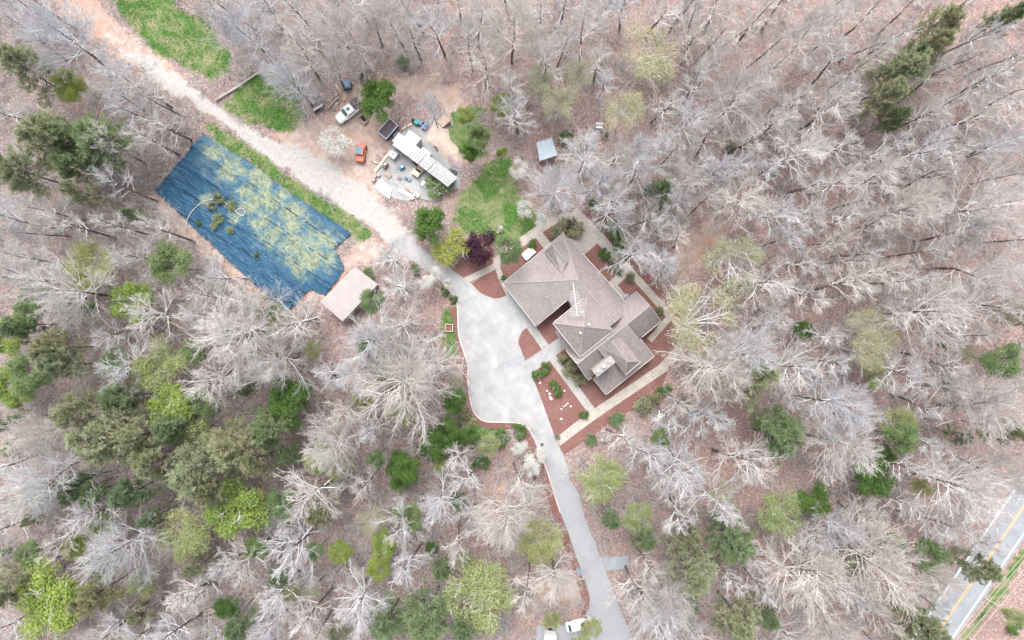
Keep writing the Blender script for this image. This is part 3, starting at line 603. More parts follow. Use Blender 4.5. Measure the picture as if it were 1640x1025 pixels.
# ------------------------------------------------------------------ vehicles
def sect(x, hw, z0, z1, c=.12, hwt=None):
    hwt = hw if hwt is None else hwt
    return [(x, -hw, z0), (x, hw, z0), (x, hw, z1-c*1.4), (x, hwt-c, z1), (x, -(hwt-c), z1), (x, -hw, z1-c*1.4)]
def wheels(t, xs, yy, r, wd=.24):
    for x in xs:
        for s_ in (-1, 1):
            mb = MB(); mb.cyl((x, s_*yy, r), r, wd, 20, axis=1); wo = mb.obj('wheel', M['black'], t)
            mb = MB(); mb.cyl((x, s_*(yy+.01*1), r), r*.58, wd+.03, 14, axis=1); mb.obj('rim', M['steel'], wo)
def pickup(loc, rz, label):
    t = thing('pickup_truck', label, 'pickup truck', loc, rz, world=False); b = MB()      # x forward
    b.loft([sect(-2.62, .9, .5, .98), sect(-2.55, .95, .45, 1.02), sect(-1.0, .97, .42, 1.02), sect(-.95, .97, .42, 1.12), sect(.95, .97, .42, 1.12), sect(1.5, .95, .42, 1.08, .18), sect(2.3, .9, .45, 1.0, .2), sect(2.6, .72, .5, .85, .2)])
    b.obj('body', M['carwhite'], t, smooth=False)
    c = MB(); c.loft([sect(-1.0, .86, 1.05, 1.12, .03), sect(-.82, .84, 1.05, 1.74, .12, .74), sect(.45, .84, 1.05, 1.78, .12, .72), sect(1.12, .86, 1.05, 1.14, .03)]); c.obj('cab', M['carwhite'], t)
    g = MB(); g.add([(1.10, -.76, 1.17), (1.10, .76, 1.17), (.52, .62, 1.765), (.52, -.62, 1.765)], [(0, 1, 2, 3)]); g.v = [(x+.03, y, z+.03) for x, y, z in g.v]; g.obj('windscreen', M['autoglass'], t)
    g = MB(); g.add([(-.98, -.7, 1.2), (-.98, .7, 1.2), (-.86, .62, 1.66), (-.86, -.62, 1.66)], [(0, 3, 2, 1)]); g.v = [(x-.03, y, z+.02) for x, y, z in g.v]; g.obj('rear_window', M['autoglass'], t)
    for s_ in (-1, 1):
        g = MB(); g.add([(-.75, s_*.875, 1.2), (.85, s_*.875, 1.2), (.42, s_*.80, 1.62), (-.72, s_*.80, 1.62)], [(0, 1, 2, 3) if s_ < 0 else (3, 2, 1, 0)]); g.obj('side_window', M['glass'], t)
        g = MB(); g.box((.85, s_*1.06, 1.15), (.15, .2, .16), 0, .02); g.obj('wing_mirror', M['carwhite'], t)
        g = MB(); g.box((2.5, s_*.68, .78), (.2, .3, .18), 0, .03); g.obj('headlight', M['steel'], t)
        g = MB(); g.box((-2.62, s_*.86, .85), (.06, .14, .3), 0, .01); g.obj('tail_light', M['orange'], t)
        g = MB(); g.box((-1.8, s_*.92, 1.08), (1.6, .08, .1), 0, .01); g.obj('bed_rail', M['carwhite' if s_ > 0 else 'black'], t)
    g = MB(); g.box((-.05, 0, 1.79), (.62, .62, .03), 0, .005); g.obj('sunroof', M['autoglass'], t)
    g = MB(); g.box((-1.8, 0, 1.03), (1.5, 1.66, .04)); bd = g.obj('bed', M['darkmetal'], t)
    g = MB()
    for k in range(26): g.box((-1.8+random.uniform(-.6, .6), random.uniform(-.65, .65), 1.12+random.uniform(0, .12)), (random.uniform(.1, .5), random.uniform(.06, .25), .1), random.uniform(0, 3))
    g.obj('load', M['junk'], t)
    g = MB(); g.box((2.62, 0, .55), (.14, 1.6, .2), 0, .03); g.obj('bumper', M['steel'], t); g = MB(); g.box((-2.68, 0, .52), (.14, 1.7, .16), 0, .03); g.obj('bumper', M['steel'], t)
    wheels(t, (-1.65, 1.7), .84, .38); return t
def ang(p, q): return math.atan2(-(q[1]-p[1]), q[0]-p[0])     # photo px direction -> world angle
x, y, _ = W(559, 177.6, .8); pickup((x, y, 0), ang((577.5, 163), (541, 192)), 'white pickup truck with sunroof and a loaded bed parked left of the round green pine')
def car(loc, rz, label, cat='car', L=4.5, wd=.9, mt='carwhite', name='parked_car'):
    t = thing(name, label, cat, loc, rz, world=False); b = MB(); h = L/2
    b.loft([sect(-h, wd*.8, .4, .75, .15), sect(-h+.25, wd*.97, .32, .95, .15), sect(-.6, wd, .3, 1.0, .1), sect(.8, wd, .3, 1.0, .12), sect(h-.3, wd*.92, .35, .85, .18), sect(h, wd*.72, .4, .65, .15)]); b.obj('body', M[mt], t)
    c = MB(); c.loft([sect(-h+.35, wd*.82, .9, 1.0, .03), sect(-h+.9, wd*.82, .9, 1.46, .12, wd*.7), sect(.2, wd*.84, .9, 1.5, .12, wd*.7), sect(1.05, wd*.86, .9, 1.02, .03)]); c.obj('cabin', M[mt], t)
    g = MB(); g.add([(1.06, -wd*.72, 1.06), (1.06, wd*.72, 1.06), (.28, wd*.6, 1.51), (.28, -wd*.6, 1.51)], [(0, 1, 2, 3)]); g.obj('windscreen', M['glass'], t)
    g = MB(); g.add([(-h+.38, -wd*.7, 1.05), (-h+.38, wd*.7, 1.05), (-h+.84, wd*.6, 1.49), (-h+.84, -wd*.6, 1.49)], [(3, 2, 1, 0)]); g.obj('rear_window', M['glass'], t)
    for s_ in (-1, 1):
        g = MB(); g.add([(-h+1.0, s_*wd*.85, 1.05), (.85, s_*wd*.87, 1.05), (.2, s_*wd*.79, 1.38), (-h+1.1, s_*wd*.79, 1.38)], [(0, 1, 2, 3) if s_ < 0 else (3, 2, 1, 0)]); g.obj('side_window', M['glass'], t)
        g = MB(); g.box((h-.2, s_*wd*.65, .65), (.16, .3, .14), 0, .02); g.obj('headlight', M['steel'], t)
    wheels(t, (-h+.85, h-.9), wd*.9, .33, .2); return t
x, y, _ = W(927, 1001, .7); car((x, y, 0), R(12), 'white car half hidden under the lime green tree at the bottom edge')
# box van roof at the very bottom
t = thing('box_truck', 'white box truck cut by the bottom edge left of the white car', 'truck', W(879, 1022)[:2]+(0,), R(82), world=False)
b = MB(); b.box((-.3, 0, 1.65), (3.9, 2.0, 2.0), 0, .08); b.obj('cargo_box', M['carwhite'], t); b = MB(); b.loft([sect(-2.3-1.2, .85, .5, 1.3), sect(-3.2, .92, .5, 1.6), sect(-2.8, .92, .5, 2.1, .15, .8), sect(-2.25, .92, .5, 2.15, .12, .8)]); b.obj('cab', M['carwhite'], t)
b = MB(); b.add([(-3.24, -.7, 1.58), (-3.24, .7, 1.58), (-2.84, .65, 2.08), (-2.84, -.65, 2.08)], [(3, 2, 1, 0)]); b.obj('windscreen', M['glass'], t)
b = MB(); b.box((-.6, 0, .55), (5.2, .8, .2)); b.obj('chassis', M['black'], t); wheels(t, (-2.8, .9), .82, .36)
# dump trailer: blue sides, white rim, rusty load
def dump_trailer():
    x, y, _ = W(622.5, 208, 1.2); t = thing('dump_trailer', 'dark blue dump trailer with white rim and grey and red load above the white workshop', 'trailer', (x, y, 0), ang((612, 219), (632, 196)), world=False)
    L, wd, z = 1.55, .95, 1.5
    for nm, c, d in (('side_panel', (0, wd, 1.2), (2*L, .08, 1.5)), ('side_panel', (0, -wd, 1.2), (2*L, .08, 1.5)), ('front_panel', (L, 0, 1.2), (.08, 2*wd-.08, 1.5)), ('tailgate', (-L, 0, 1.2), (.08, 2*wd-.08, 1.5))):
        b = MB(); b.box(c, d); p = b.obj(nm, M['navy'], t)
        e = MB(); e.box((c[0], c[1], 1.99), (d[0]+.06, d[1]+.06, .08), 0, .01); e.obj('rim', M['white'], p)
    b = MB(); b.box((0, 0, .52), (2*L-.1, 2*wd-.1, .08)); b.obj('floor', M['darkmetal'], t)
    nn = N('mixed_load'); M['mixload'] = nn.done(nn.ramp(nn.noise(nn.co(), .55, 5, .7), [(.42, g3(.11, .13, .17)), (.52, g3(.17, .13, .14)), (.62, g3(.30, .11, .10))]), .8)
    n = 14; vs = []; fs = []
    for i in range(n+1):
        for j in range(n+1): vs.append((-L+.06+(2*L-.12)*i/n, -wd+.06+(2*wd-.12)*j/n, 1.62+.12*random.random()))
    for i in range(n):
        for j in range(n): k = i*(n+1)+j; fs.append((k, k+n+1, k+n+2, k+1))
    MB().add(vs, fs).obj('load', M['mixload'], t)
    b = MB(); b.tube([(L, .5, .5), (L+1.1, 0, .5), (L, -.5, .5)], .05, 6); b.obj('drawbar', M['darkmetal'], t)
    b = MB(); b.box((.2, -wd-.22, .75), (1.1, .25, .06), 0, .02); b.obj('mudguard', M['steel'], t); b = MB(); b.box((.2, wd+.22, .75), (1.1, .25, .06), 0, .02); b.obj('mudguard', M['steel'], t)
    wheels(t, (-.1, .5), wd+.2, .3, .2)
dump_trailer()
def utility():
    x, y, _ = W(577.5, 244, .8); t = thing('utility_vehicle', 'orange utility vehicle with blue glass roof facing up on orange dirt', 'utility vehicle', (x, y, 0), R(84), world=False)
    b = MB(); b.loft([sect(-1.7, .7, .45, .85, .1), sect(-1.55, .8, .4, .95, .1), sect(-.7, .8, .4, .95, .1), sect(.4, .8, .4, .9, .1), sect(1.3, .75, .4, .85, .15), sect(1.6, .55, .45, .7, .12)]); b.obj('body', M['orange'], t)
    b = MB(); b.box((-1.1, 0, 1.02), (1.0, 1.35, .2), 0, .04); b.obj('cargo_bed', M['orange'], t)
    for sx in (-.5, .75):
        for sy in (-.66, .66): b = MB(); b.tube([(sx, sy, .9), (sx*.9, sy*.92, 1.75)], .04, 6); b.obj('roof_post', M['black'], t)
    b = MB(); b.box((.12, .12, 1.79), (1.35, 1.05, .06), 0, .02); b.obj('roof', M['slate'], t)
    b = MB(); b.box((.12, -.55, 1.80), (1.5, .24, .08), 0, .02); b.obj('roof_rail', M['orange'], t)
    b = MB(); b.add([(.95, -.6, 1.0), (.95, .6, 1.0), (.75, .55, 1.72), (.75, -.55, 1.72)], [(0, 1, 2, 3)]); b.obj('windscreen', M['autoglass'], t)
    b = MB(); b.box((-.1, 0, .98), (.45, 1.1, .25), 0, .05); b.obj('seat', M['black'], t); wheels(t, (-1.1, 1.1), .74, .33, .26)
utility()
# small blue cart
t = thing('utility_trailer', 'small blue covered trailer on grey dirt above the white pickup', 'trailer', W(557, 137)[:2]+(0,), ang((557, 128), (560, 146)), world=False)
b = MB(); b.box((0, 0, .55), (1.5, 1.25, .4), 0, .08); b.obj('body', M['slate'], t); b = MB(); b.box((.0, 0, .82), (1.3, 1.1, .18), 0, .07); b.obj('cover', M['slate'], t); b = MB(); b.box((.85, 0, .55), (.14, 1.5, .12)); b.obj('bumper', M['black'], t); b = MB(); b.cyl((.15, .05, .98), .12, .15, 10); b.obj('cap', M['white'], t); wheels(t, (0,), .72, .28, .18)
# black machine near by
t = thing('wood_splitter', 'small black machine at the forest edge right of the blue trailer', 'machine', W(580, 124)[:2]+(0,), R(15), world=False)
b = MB(); b.box((0, 0, .5), (1.3, .3, .25), 0, .03); b.obj('beam', M['darkmetal'], t); b = MB(); b.box((.3, .35, .6), (.5, .4, .45), 0, .05); b.obj('engine', M['black'], t); wheels(t, (-.1,), .45, .28, .15)
# black trough, timber
t = thing('feed_trough', 'long black trough lying left of the pale logs', 'trough', W(511.5, 174.5)[:2]+(0,), ang((503, 180), (520, 169)), world=False)
b = MB(); b.box((0, 0, .3), (2.1, .55, .5), 0, .06); b.obj('basin', M['black'], t); b = MB(); b.box((0, .1, .58), (2.0, .38, .06), 0, .02); b.obj('lid', M['steel'], t)
def log(label, p, q, r, mt='palewood', name='log', z=None, group=None, cat='log'):
    a = Vector(W(*p)); c = Vector(W(*q)); m_ = (a+c)/2; z = r if z is None else z
    mid = (a*.5+c*.5)+Vector((random.uniform(-.1, .1), random.uniform(-.1, .1), 0)); mb = MB()
    mb.tube([(a.x, a.y, z), (mid.x, mid.y, z+.02), (c.x, c.y, z)], [r, r*.9, r*.75], 8)
    return tag(mb.obj(name, M[mt], None, origin=(m_.x, m_.y, 0), smooth=True), label, cat, group)
log('pale cut log lying left of the small blue trailer', (538, 136.6), (547, 150.7), .17)
log('long pale pole lying between the black trough and the white pickup', (525.7, 173), (543, 155), .13)
log('short pale log end beside the long pole', (525.5, 159), (530.5, 164), .15)
for (p, lb) in (((539, 152.5), 'small pale stump just above the long pole'), ((552, 159.5), 'pale stump nearest the bed side of the white pickup'), ((541, 166), 'pale stump between the long pole and the pickup hood')):
    mb = MB(); q = W(*p); mb.cyl((q[0], q[1], .15), .24, .34, 12, .2); tag(mb.obj('tree_stump', M['palewood'], None, origin=(q[0], q[1], 0)), lb, 'stump')
# wooden frame with a dark machine
t = thing('wooden_crate', 'open wooden crate holding a dark motor right of the pickup', 'crate', W(582.5, 192)[:2]+(0,), ang((575, 190), (584, 199)), world=False)
for c, d in (((0, .6, .25), (1.5, .1, .4)), ((0, -.6, .25), (1.5, .1, .4)), ((.75, 0, .25), (.1, 1.1, .4)), ((-.75, 0, .25), (.1, 1.1, .4))): b = MB(); b.box(c, d); b.obj('side_board', M['wood'], t)
b = MB(); b.box((0, 0, .08), (1.4, 1.1, .08)); b.obj('floor', M['wood'], t); b = MB(); b.box((-.15, .1, .3), (.8, .55, .35), 0, .08); b.cyl((.2, .1, .4), .2, .3, 12); b.obj('motor', M['black'], t)
# yard clutter
YA = ang((641.7, 214.5), (733, 284.7))
t = thing('liquid_tank', 'white caged cube tank on the yard pad below the workshop roof', 'tank', W(631.5, 250)[:2]+(0,), YA, world=False)
b = MB(); b.box((0, 0, .75), (1.3, 1.2, 1.1), 0, .12); b.obj('tank', M['white'], t); b = MB(); b.box((0, 0, .1), (1.4, 1.3, .16)); b.obj('pallet', M['wood'], t)
b = MB(); [b.box((sx*.68, sy*.63, .75), (.05, .05, 1.15)) for sx in (-1, 0, 1) for sy in (-1, 1)]; b.box((0, .64, 1.3), (1.4, .05, .05)); b.box((0, -.64, 1.3), (1.4, .05, .05)); b.obj('cage', M['steel'], t); b = MB(); b.cyl((0, 0, 1.33), .16, .08, 12); b.obj('cap', M['bluep'], t)
def barrel(px, py, r, mt, lb):
    t = thing('barrel', lb, 'barrel', W(px, py)[:2]+(0,), 0, 'barrels behind the workshop', world=False)
    b = MB(); b.loft([[(q*math.cos(2*PI*i/16), q*math.sin(2*PI*i/16), z) for i in range(16)] for z, q in ((0, r*.93), (.12, r), (.45, r*1.03), (.8, r), (.92, r*.93))]); b.obj('drum', M[mt], t)
    b = MB(); b.cyl((0, 0, .93), r*.8, .03, 16); b.cyl((r*.4, 0, .96), .05, .05, 8); b.obj('lid', M[mt], t)
for a in ((668, 197, .5, 'tealp', 'large round teal tub at the top corner of the yard pad'), (674.5, 199, .3, 'slate', 'small slate grey barrel between the teal tub and blue barrels'), (679.5, 205, .42, 'bluep', 'large blue barrel nearest the white lean-to roof'), (683.5, 199.5, .33, 'slate', 'pale blue barrel at the right end of the barrel row'), (679, 197, .28, 'navy', 'dark navy barrel behind the large blue barrel'), (663, 195, .3, 'black', 'black barrel leftmost of the barrels')): barrel(*a)
def machine(px, py, rz, lb, mt, nm='machine', cat='machine', s=1.0):
    t = thing(nm, lb, cat, W(px, py)[:2]+(0,), rz, world=False)
    b = MB(); b.box((0, 0, .45*s), (.9*s, .6*s, .5*s), 0, .08); b.obj('housing', M[mt], t); b = MB(); b.cyl((.15*s, 0, .8*s), .2*s, .25*s, 12); b.obj('motor', M['steel'], t)
    for sx in (-1, 1):
        for sy in (-1, 1): b = MB(); b.tube([(sx*.4*s, sy*.26*s, .25*s), (sx*.5*s, sy*.34*s, 0)], .04, 6); b.obj('leg', M['darkmetal'], t)
    b = MB(); b.tube([(-.4*s, .25*s, .6*s), (-.9*s, .25*s, .95*s), (-.9*s, -.25*s, .95*s), (-.4*s, -.25*s, .6*s)], .03, 6); b.obj('handle', M['darkmetal'], t)
machine(644, 269, R(20), 'small blue compressor alone in the middle of the yard pad', 'bluep', 'compressor', 'compressor'); machine(618, 266, R(60), 'dark red machine near the left edge of the yard pad', 'redbed', s=1.1)
def crate(px, py, rz, lb, s, mt='palewood'):
    t = thing('wooden_box', lb, 'box', W(px, py)[:2]+(0,), rz, world=False); b = MB(); b.box((0, 0, .4), (1.35*s, 1.1*s, .8), 0, .02); b.obj('box_body', M[mt], t); b = MB(); b.box((0, 0, .84), (1.45*s, 1.2*s, .07), 0, .02); b.obj('lid', M[mt], t)
    b = MB(); b.box((.6*s, .57*s, .4), (.1, .06, .7)); b.box((-.6*s, .57*s, .4), (.1, .06, .7)); b.obj('batten', M['wood'], t)
crate(667.5, 277.5, YA+R(5), 'tan wooden box against the lower side of the workshop', 1.0); crate(673.5, 272.5, YA, 'brown wooden box tucked under the workshop eave behind the tan box', .95, 'wood')
crate(711, 196, R(40), 'tan timber pallet box at the head of the sand pile', 1.3, 'wood')
for i, (px, py, r, lb) in enumerate(((598.5, 288, .42, 'large round log end at the left corner of the yard pad'), (601, 282.5, .33, 'middle round log end beside the yard pad'), (607, 281, .3, 'small round log end nearest the yard pad centre'))):
    mb = MB(); q = W(px, py); mb.cyl((q[0], q[1], .25), r, .55, 14, r*.95); tag(mb.obj('log_round', M['wood'], None, origin=(q[0], q[1], 0)), lb, 'log')
def slab(lb, pts, z, mt, name='metal_sheet', cat='sheet'):
    q = [W(x, y) for x, y in pts]; cx = sum(p[0] for p in q)/len(q); cy = sum(p[1] for p in q)/len(q)
    mb = MB(); mb.prism([p[:2] for p in q], z-.06, z); return tag(mb.obj(name, M[mt], None, origin=(cx, cy, 0)), lb, cat)
slab('large pale sheet lying at the lower left corner of the yard pad', [(611, 286), (628, 303), (624, 320), (599, 300)], .2, 'steel')
slab('pale plywood board lying right of the large pale sheet', [(640, 302), (660, 311), (654, 316), (636, 306)], .22, 'corr', 'plywood_board', 'board')
slab('narrow white board along the left edge of the yard pad', [(625, 240), (628, 242), (602, 277), (599, 274)], .3, 'palewood', 'timber_board', 'board')
CL = [(607, 262, 2.2, .25, .15, 'palewood', 'timber_board', 'long timber leaning along the left side of the yard pad'), (622, 281, 1.1, .8, .3, 'wood', 'pallet', 'grey wooden pallet below the dark red machine'), (653, 287, 1.3, .5, .4, 'slate', 'tool_chest', 'slate blue chest left of the tan wooden box'),
    (640, 285, .7, .6, .35, 'junk', 'scrap_heap', 'small scrap heap in the centre of the yard pad'), (655, 305, 1.5, .3, .2, 'wood', 'timber_board', 'brown timber above the pale plywood board'), (680, 296, 1.2, .9, .3, 'steel', 'metal_bin', 'grey metal bin below the workshop near the shrub'), (668, 313, 1.0, .6, .5, 'rock', 'stone_block', 'pale stone block at the lower edge of the yard pad'),
    (660, 317, .7, .6, .4, 'rock', 'stone_block', 'smaller pale stone block left of the other block'), (665, 262, 1.1, .4, .5, 'darkmetal', 'tool_rack', 'dark rack against the middle of the workshop'), (640, 240, .9, .5, .5, 'tealp', 'garden_cart', 'teal cart between the workshop and white cube tank'), (697, 236, 1.8, .25, .25, 'darkmetal', 'steel_beam', 'dark beam behind the workshop near the sand pile'), (652, 203, .4, 2.0, .25, 'palewood', 'timber_board', 'pale timber at the top left corner of the yard pad'),
    (726, 275, 1.4, .6, .4, 'darkmetal', 'scrap_heap', 'dark scrap pile behind the far end of the workshop')]
for px, py, lx, ly, lz, mt, nm, lb in CL:
    q = W(px, py); rz = YA+random.uniform(-.5, .5); mb = MB(); mb.box((q[0], q[1], .04+lz/2), (lx, ly, lz), rz, .04)
    for k in range(3): mb.box((q[0]+random.uniform(-.3, .3)*lx*.6, q[1]+random.uniform(-.3, .3)*ly*.6, .06+lz), (lx*.35, ly*.3, .12), rz+random.uniform(-.6, .6), .02)
    tag(mb.obj(nm, M[mt], None, origin=(q[0], q[1], 0)), lb, nm.split('_')[-1])
def mound(name, lb, cat, poly, h, mt, seed=1):
    P = np.array(G(poly)); xs = np.arange(P[:, 0].min()-.5, P[:, 0].max()+.5, .25); ys = np.arange(P[:, 1].min()-.5, P[:, 1].max()+.5, .25); X, Y = np.meshgrid(xs, ys); sd = sdist(X, Y, poly)
    Z = h*np.clip(sd/2.0, -.3, 1)**1 - 0*X; Z = np.where(sd > 0, h*np.sqrt(np.clip(sd/2.2, 0, 1)), sd*.4)+.25*(vnoise(X, Y, .9, seed)-.5)+.12*(vnoise(X, Y, .4, seed+1)-.5)
    m_ = sd > -.45; cell = m_[:-1, :-1] & m_[1:, :-1] & m_[:-1, 1:] & m_[1:, 1:]; I = np.arange(X.size).reshape(X.shape)
    F = np.stack([I[:-1, :-1], I[:-1, 1:], I[1:, 1:], I[1:, :-1]], -1)[cell]; used, inv = np.unique(F, return_inverse=True); V = np.stack([X.ravel(), Y.ravel(), Z.ravel()], 1)[used]; c = V.mean(0); c[2] = 0
    return tag(mesh_obj(name, V, inv.reshape(-1, 4), M[mt], None, c, True), lb, cat)
mound('sand_pile', 'big tan sand pile right of the white workshop', 'sand pile', [(694, 200), (706, 198), (716, 208), (722, 226), (738, 245), (737, 262), (716, 258), (700, 240), (683, 228), (686, 212)], 1.1, 'sand', 40)
mound('rubble_pile', 'grey brown rubble pile at the lower end of the sand pile', 'rubble pile', [(708, 238), (722, 240), (736, 255), (742, 272), (725, 268), (712, 252)], .9, 'junk', 50)
# small things in the woods
t = thing('beehive_stand', 'pair of white boxes on a stand on leaf litter above the house', 'beehive', W(959, 203)[:2]+(0,), R(-3), world=False)
for s_ in (-1, 1):
    b = MB(); b.box((0, s_*.3, .55), (1.15, .42, .6), 0, .03); h_ = b.obj('hive_box', M['white'], t); b = MB(); b.box((0, s_*.3, .88), (1.2, .46, .06), 0, .01); b.obj('lid', M['white'], h_)
b = MB(); b.box((0, 0, .2), (1.2, .9, .08)); b.obj('stand', M['darkmetal'], t)
t = thing('storage_bin', 'teal lidded bin on leaf litter to the right of the lower garden path', 'bin', W(1104.5, 662)[:2]+(0,), R(15), world=False)
b = MB(); b.box((0, 0, .45), (1.15, .85, .8), 0, .05); b.obj('bin_body', M['darkmetal'], t); b = MB(); b.box((0, 0, .9), (1.1, .8, .1), 0, .03); b.obj('lid', M['tealp'], t); b = MB(); b.tube([(-.5, .45, .8), (-.5, .55, .8), (.5, .55, .8), (.5, .45, .8)], .03, 6); b.obj('handle', M['black'], t)
mb = MB(); q = W(1120, 662); mb.box((q[0], q[1], .15), (.35, .3, .3), R(20), .05); tag(mb.obj('white_bucket', M['white'], None, origin=(q[0], q[1], 0)), 'small white bucket just right of the teal bin', 'bucket')
# air conditioner, white cover
t = thing('air_conditioner', 'white and blue air conditioner in the notch beside the right wing', 'air conditioner', W(1003, 476)[:2]+(0,), ANG, world=False)
b = MB(); b.box((0, 0, .5), (.85, .85, .9), 0, .05); b.obj('casing', M['white'], t); b = MB(); b.cyl((0, 0, .97), .33, .06, 18); b.obj('fan_grille', M['navy'], t); b = MB(); b.cyl((0, 0, 1.01), .14, .04, 12); b.obj('fan_hub', M['white'], t)
t = thing('cellar_hatch', 'white rectangular hatch on mulch along the upper left eave', 'hatch', W(846.5, 406.5)[:2]+(0,), ang((833.4, 408.8), (850, 394)), world=False)
b = MB(); b.box((0, 0, .3), (2.35, 1.5, .6), 0, .03); b.obj('frame', M['white'], t); M['cream'] = m_plain('cream_lid', (.60, .59, .54), .5, var=.05)
for s_ in (-1, 1): b = MB(); b.box((s_*.57, 0, .63), (1.08, 1.36, .06), 0, .02); b.obj('lid_panel', M['cream'], t)
# square planter frames
for px, py, rz, lb in ((719.5, 525, 0, 'square white planter frame on grass left of the driveway'), (736, 579, R(-8), 'square white planter frame in mulch left of the driveway, the lower one'), (929.5, 923, R(18), 'small square wooden frame beside the left edge of the lower driveway')):
    t = thing('planter_frame', lb, 'planter', W(px, py)[:2]+(0,), rz, group='square planter frames along the driveway', world=False); s_ = .62 if px < 900 else .42
    for c, d in (((0, s_, .25), (2*s_+.12, .12, .42)), ((0, -s_, .25), (2*s_+.12, .12, .42)), ((s_, 0, .25), (.12, 2*s_-.12, .42)), ((-s_, 0, .25), (.12, 2*s_-.12, .42))): b = MB(); b.box(c, d); b.obj('side_board', M['palewood'], t)
    b = MB(); b.box((0, 0, .12), (2*s_-.12, 2*s_-.12, .2)); b.obj('soil', M['mulch'], t)
t = thing('stone_pillar', 'round grey stone pillar with cap beside the lower driveway', 'pillar', W(926.5, 912)[:2]+(0,), 0, world=False)
b = MB(); b.cyl((0, 0, .6), .38, 1.2, 14, .34); b.obj('shaft', M['siding'], t); b = MB(); b.cyl((0, 0, 1.24), .45, .1, 14); b.obj('cap', M['slate'], t)
mb = MB(); q = W(868, 712); [mb.tube([(q[0]+.2*math.cos(a), q[1]+.2*math.sin(a), .13+.0) for a in np.linspace(0, 2*PI, 20)], .07, 6)]; tag(mb.obj('rubber_ring', M['black'], None, origin=(q[0], q[1], .06), smooth=True), 'small black rubber ring lying on the driveway below the path junction', 'ring')
# power lines beside the road
M['wire'] = m_plain('aged_wire', (.42, .39, .33), .6, var=.1)
def wires():
    h = 10.0; ends = []; d = (.67, -.74); nrm = (.74, .67)
    for k, p in enumerate(((1478, 1085), (2042, 457))):
        x, y, _ = W(p[0]+nrm[0]*8, p[1]+nrm[1]*8, h)
        t = thing('utility_pole', 'wooden utility pole beside the main road, '+('lower' if k == 0 else 'upper')+' one', 'utility pole', (x, y, 0), 0, 'utility poles along the main road')
        mb = MB(); mb.tube([(x, y, -.3), (x, y, h+.8)], [.17, .13], 10); mb.obj('pole', M['wood'], t)
        n3 = (nrm[0], -nrm[1]); mb = MB(); mb.tube([(x-n3[0]*1.3, y-n3[1]*1.3, h), (x+n3[0]*1.3, y+n3[1]*1.3, h)], .07, 6); mb.obj('crossarm', M['wood'], t); ends.append((x, y, n3))
        for o_ in (-1.2, -.6, .3, 1.2):
            mb = MB(); mb.cyl((x+n3[0]*o_, y+n3[1]*o_, h+.12), .06, .2, 8); mb.obj('insulator', M['white'], t)
    for j, o_ in enumerate((-1.2, -.6, .3, 1.2)):
        (xa, ya, n3), (xb, yb_, _) = ends; pts = [(xa+(xb-xa)*s_+n3[0]*o_, ya+(yb_-ya)*s_+n3[1]*o_, h+.22-1.2*4*s_*(1-s_)) for s_ in np.linspace(0, 1, 24)]
        mb = MB(); mb.tube(pts, .04, 5); tag(mb.obj('power_line', M['wire'], None, origin=pts[0]), ['power line nearest the white road edge, first of four', 'second power line counted from the road', 'third power line counted from the road', 'power line farthest from the road, fourth of four'][j], 'power line', 'power lines along the main road')
wires()

# ------------------------------------------------------------------ tree makers (numpy)
def prisms(P0, P1, R0, R1, k=3):
    """open k-sided tubes, one per segment"""
    D = P1-P0; D = D/(np.linalg.norm(D, axis=1, keepdims=True)+1e-9)
    ref = np.where(np.abs(D[:, 2:3]) > .9, np.array([[1., 0, 0]]), np.array([[0, 0, 1.]])); U = np.cross(D, ref); U /= np.linalg.norm(U, axis=1, keepdims=True); V = np.cross(U, D)
    n = len(P0); vs = np.zeros((n, 2*k, 3))
    for i in range(k):
        a = 2*PI*i/k; o = U*math.cos(a)+V*math.sin(a); vs[:, i] = P0+o*R0[:, None]; vs[:, k+i] = P1+o*R1[:, None]
    base = (np.arange(n)*2*k)[:, None]; fs = [np.concatenate([base+i, base+(i+1) % k, base+k+(i+1) % k, base+k+i], 1) for i in range(k)]
    return vs.reshape(-1, 3), np.concatenate(fs, 0)
def grow(P, D, L, R0, rs, segs=4, wob=.16, up=.10, taper=.35):
    """bend n branches; returns points (n,segs+1,3) and radii"""
    n = len(P); pts = np.zeros((n, segs+1, 3)); pts[:, 0] = P; d = D.copy(); rad = R0[:, None]*np.linspace(1, taper, segs+1)[None]
    dirs = np.zeros((n, segs+1, 3)); dirs[:, 0] = d
    for i in range(segs):
        d = d+rs.normal(0, wob, (n, 3)); d[:, 2] += up; d /= np.linalg.norm(d, axis=1, keepdims=True); pts[:, i+1] = pts[:, i]+d*(L/segs)[:, None]; dirs[:, i+1] = d
    return pts, rad, dirs
def children(pts, rad, dirs, L, m, rs, a0=28, a1=60, lo=.2, hi=1.0, lf=(.35, .6), rf=.6):
    n, k1, _ = pts.shape; t = rs.uniform(lo, hi, (n, m)); t.sort(1); x = t*(k1-1); i = np.minimum(x.astype(int), k1-2); f = (x-i)[..., None]
    ii = np.arange(n)[:, None]; P = pts[ii, i]*(1-f)+pts[ii, i+1]*f; D = dirs[ii, i]; r = rad[ii, i]*rf
    A = rs.normal(0, 1, (n, m, 3)); A -= (A*D).sum(-1, keepdims=True)*D; A /= np.linalg.norm(A, axis=-1, keepdims=True)
    a = np.radians(rs.uniform(a0, a1, (n, m, 1))); D2 = D*np.cos(a)+A*np.sin(a)
    L2 = L[:, None]*rs.uniform(lf[0], lf[1], (n, m))*(1.15-.55*t)
    return P.reshape(-1, 3), D2.reshape(-1, 3), L2.reshape(-1), r.reshape(-1)
def segs_of(pts, rad):
    return pts[:, :-1].reshape(-1, 3), pts[:, 1:].reshape(-1, 3), rad[:, :-1].reshape(-1), rad[:, 1:].reshape(-1)
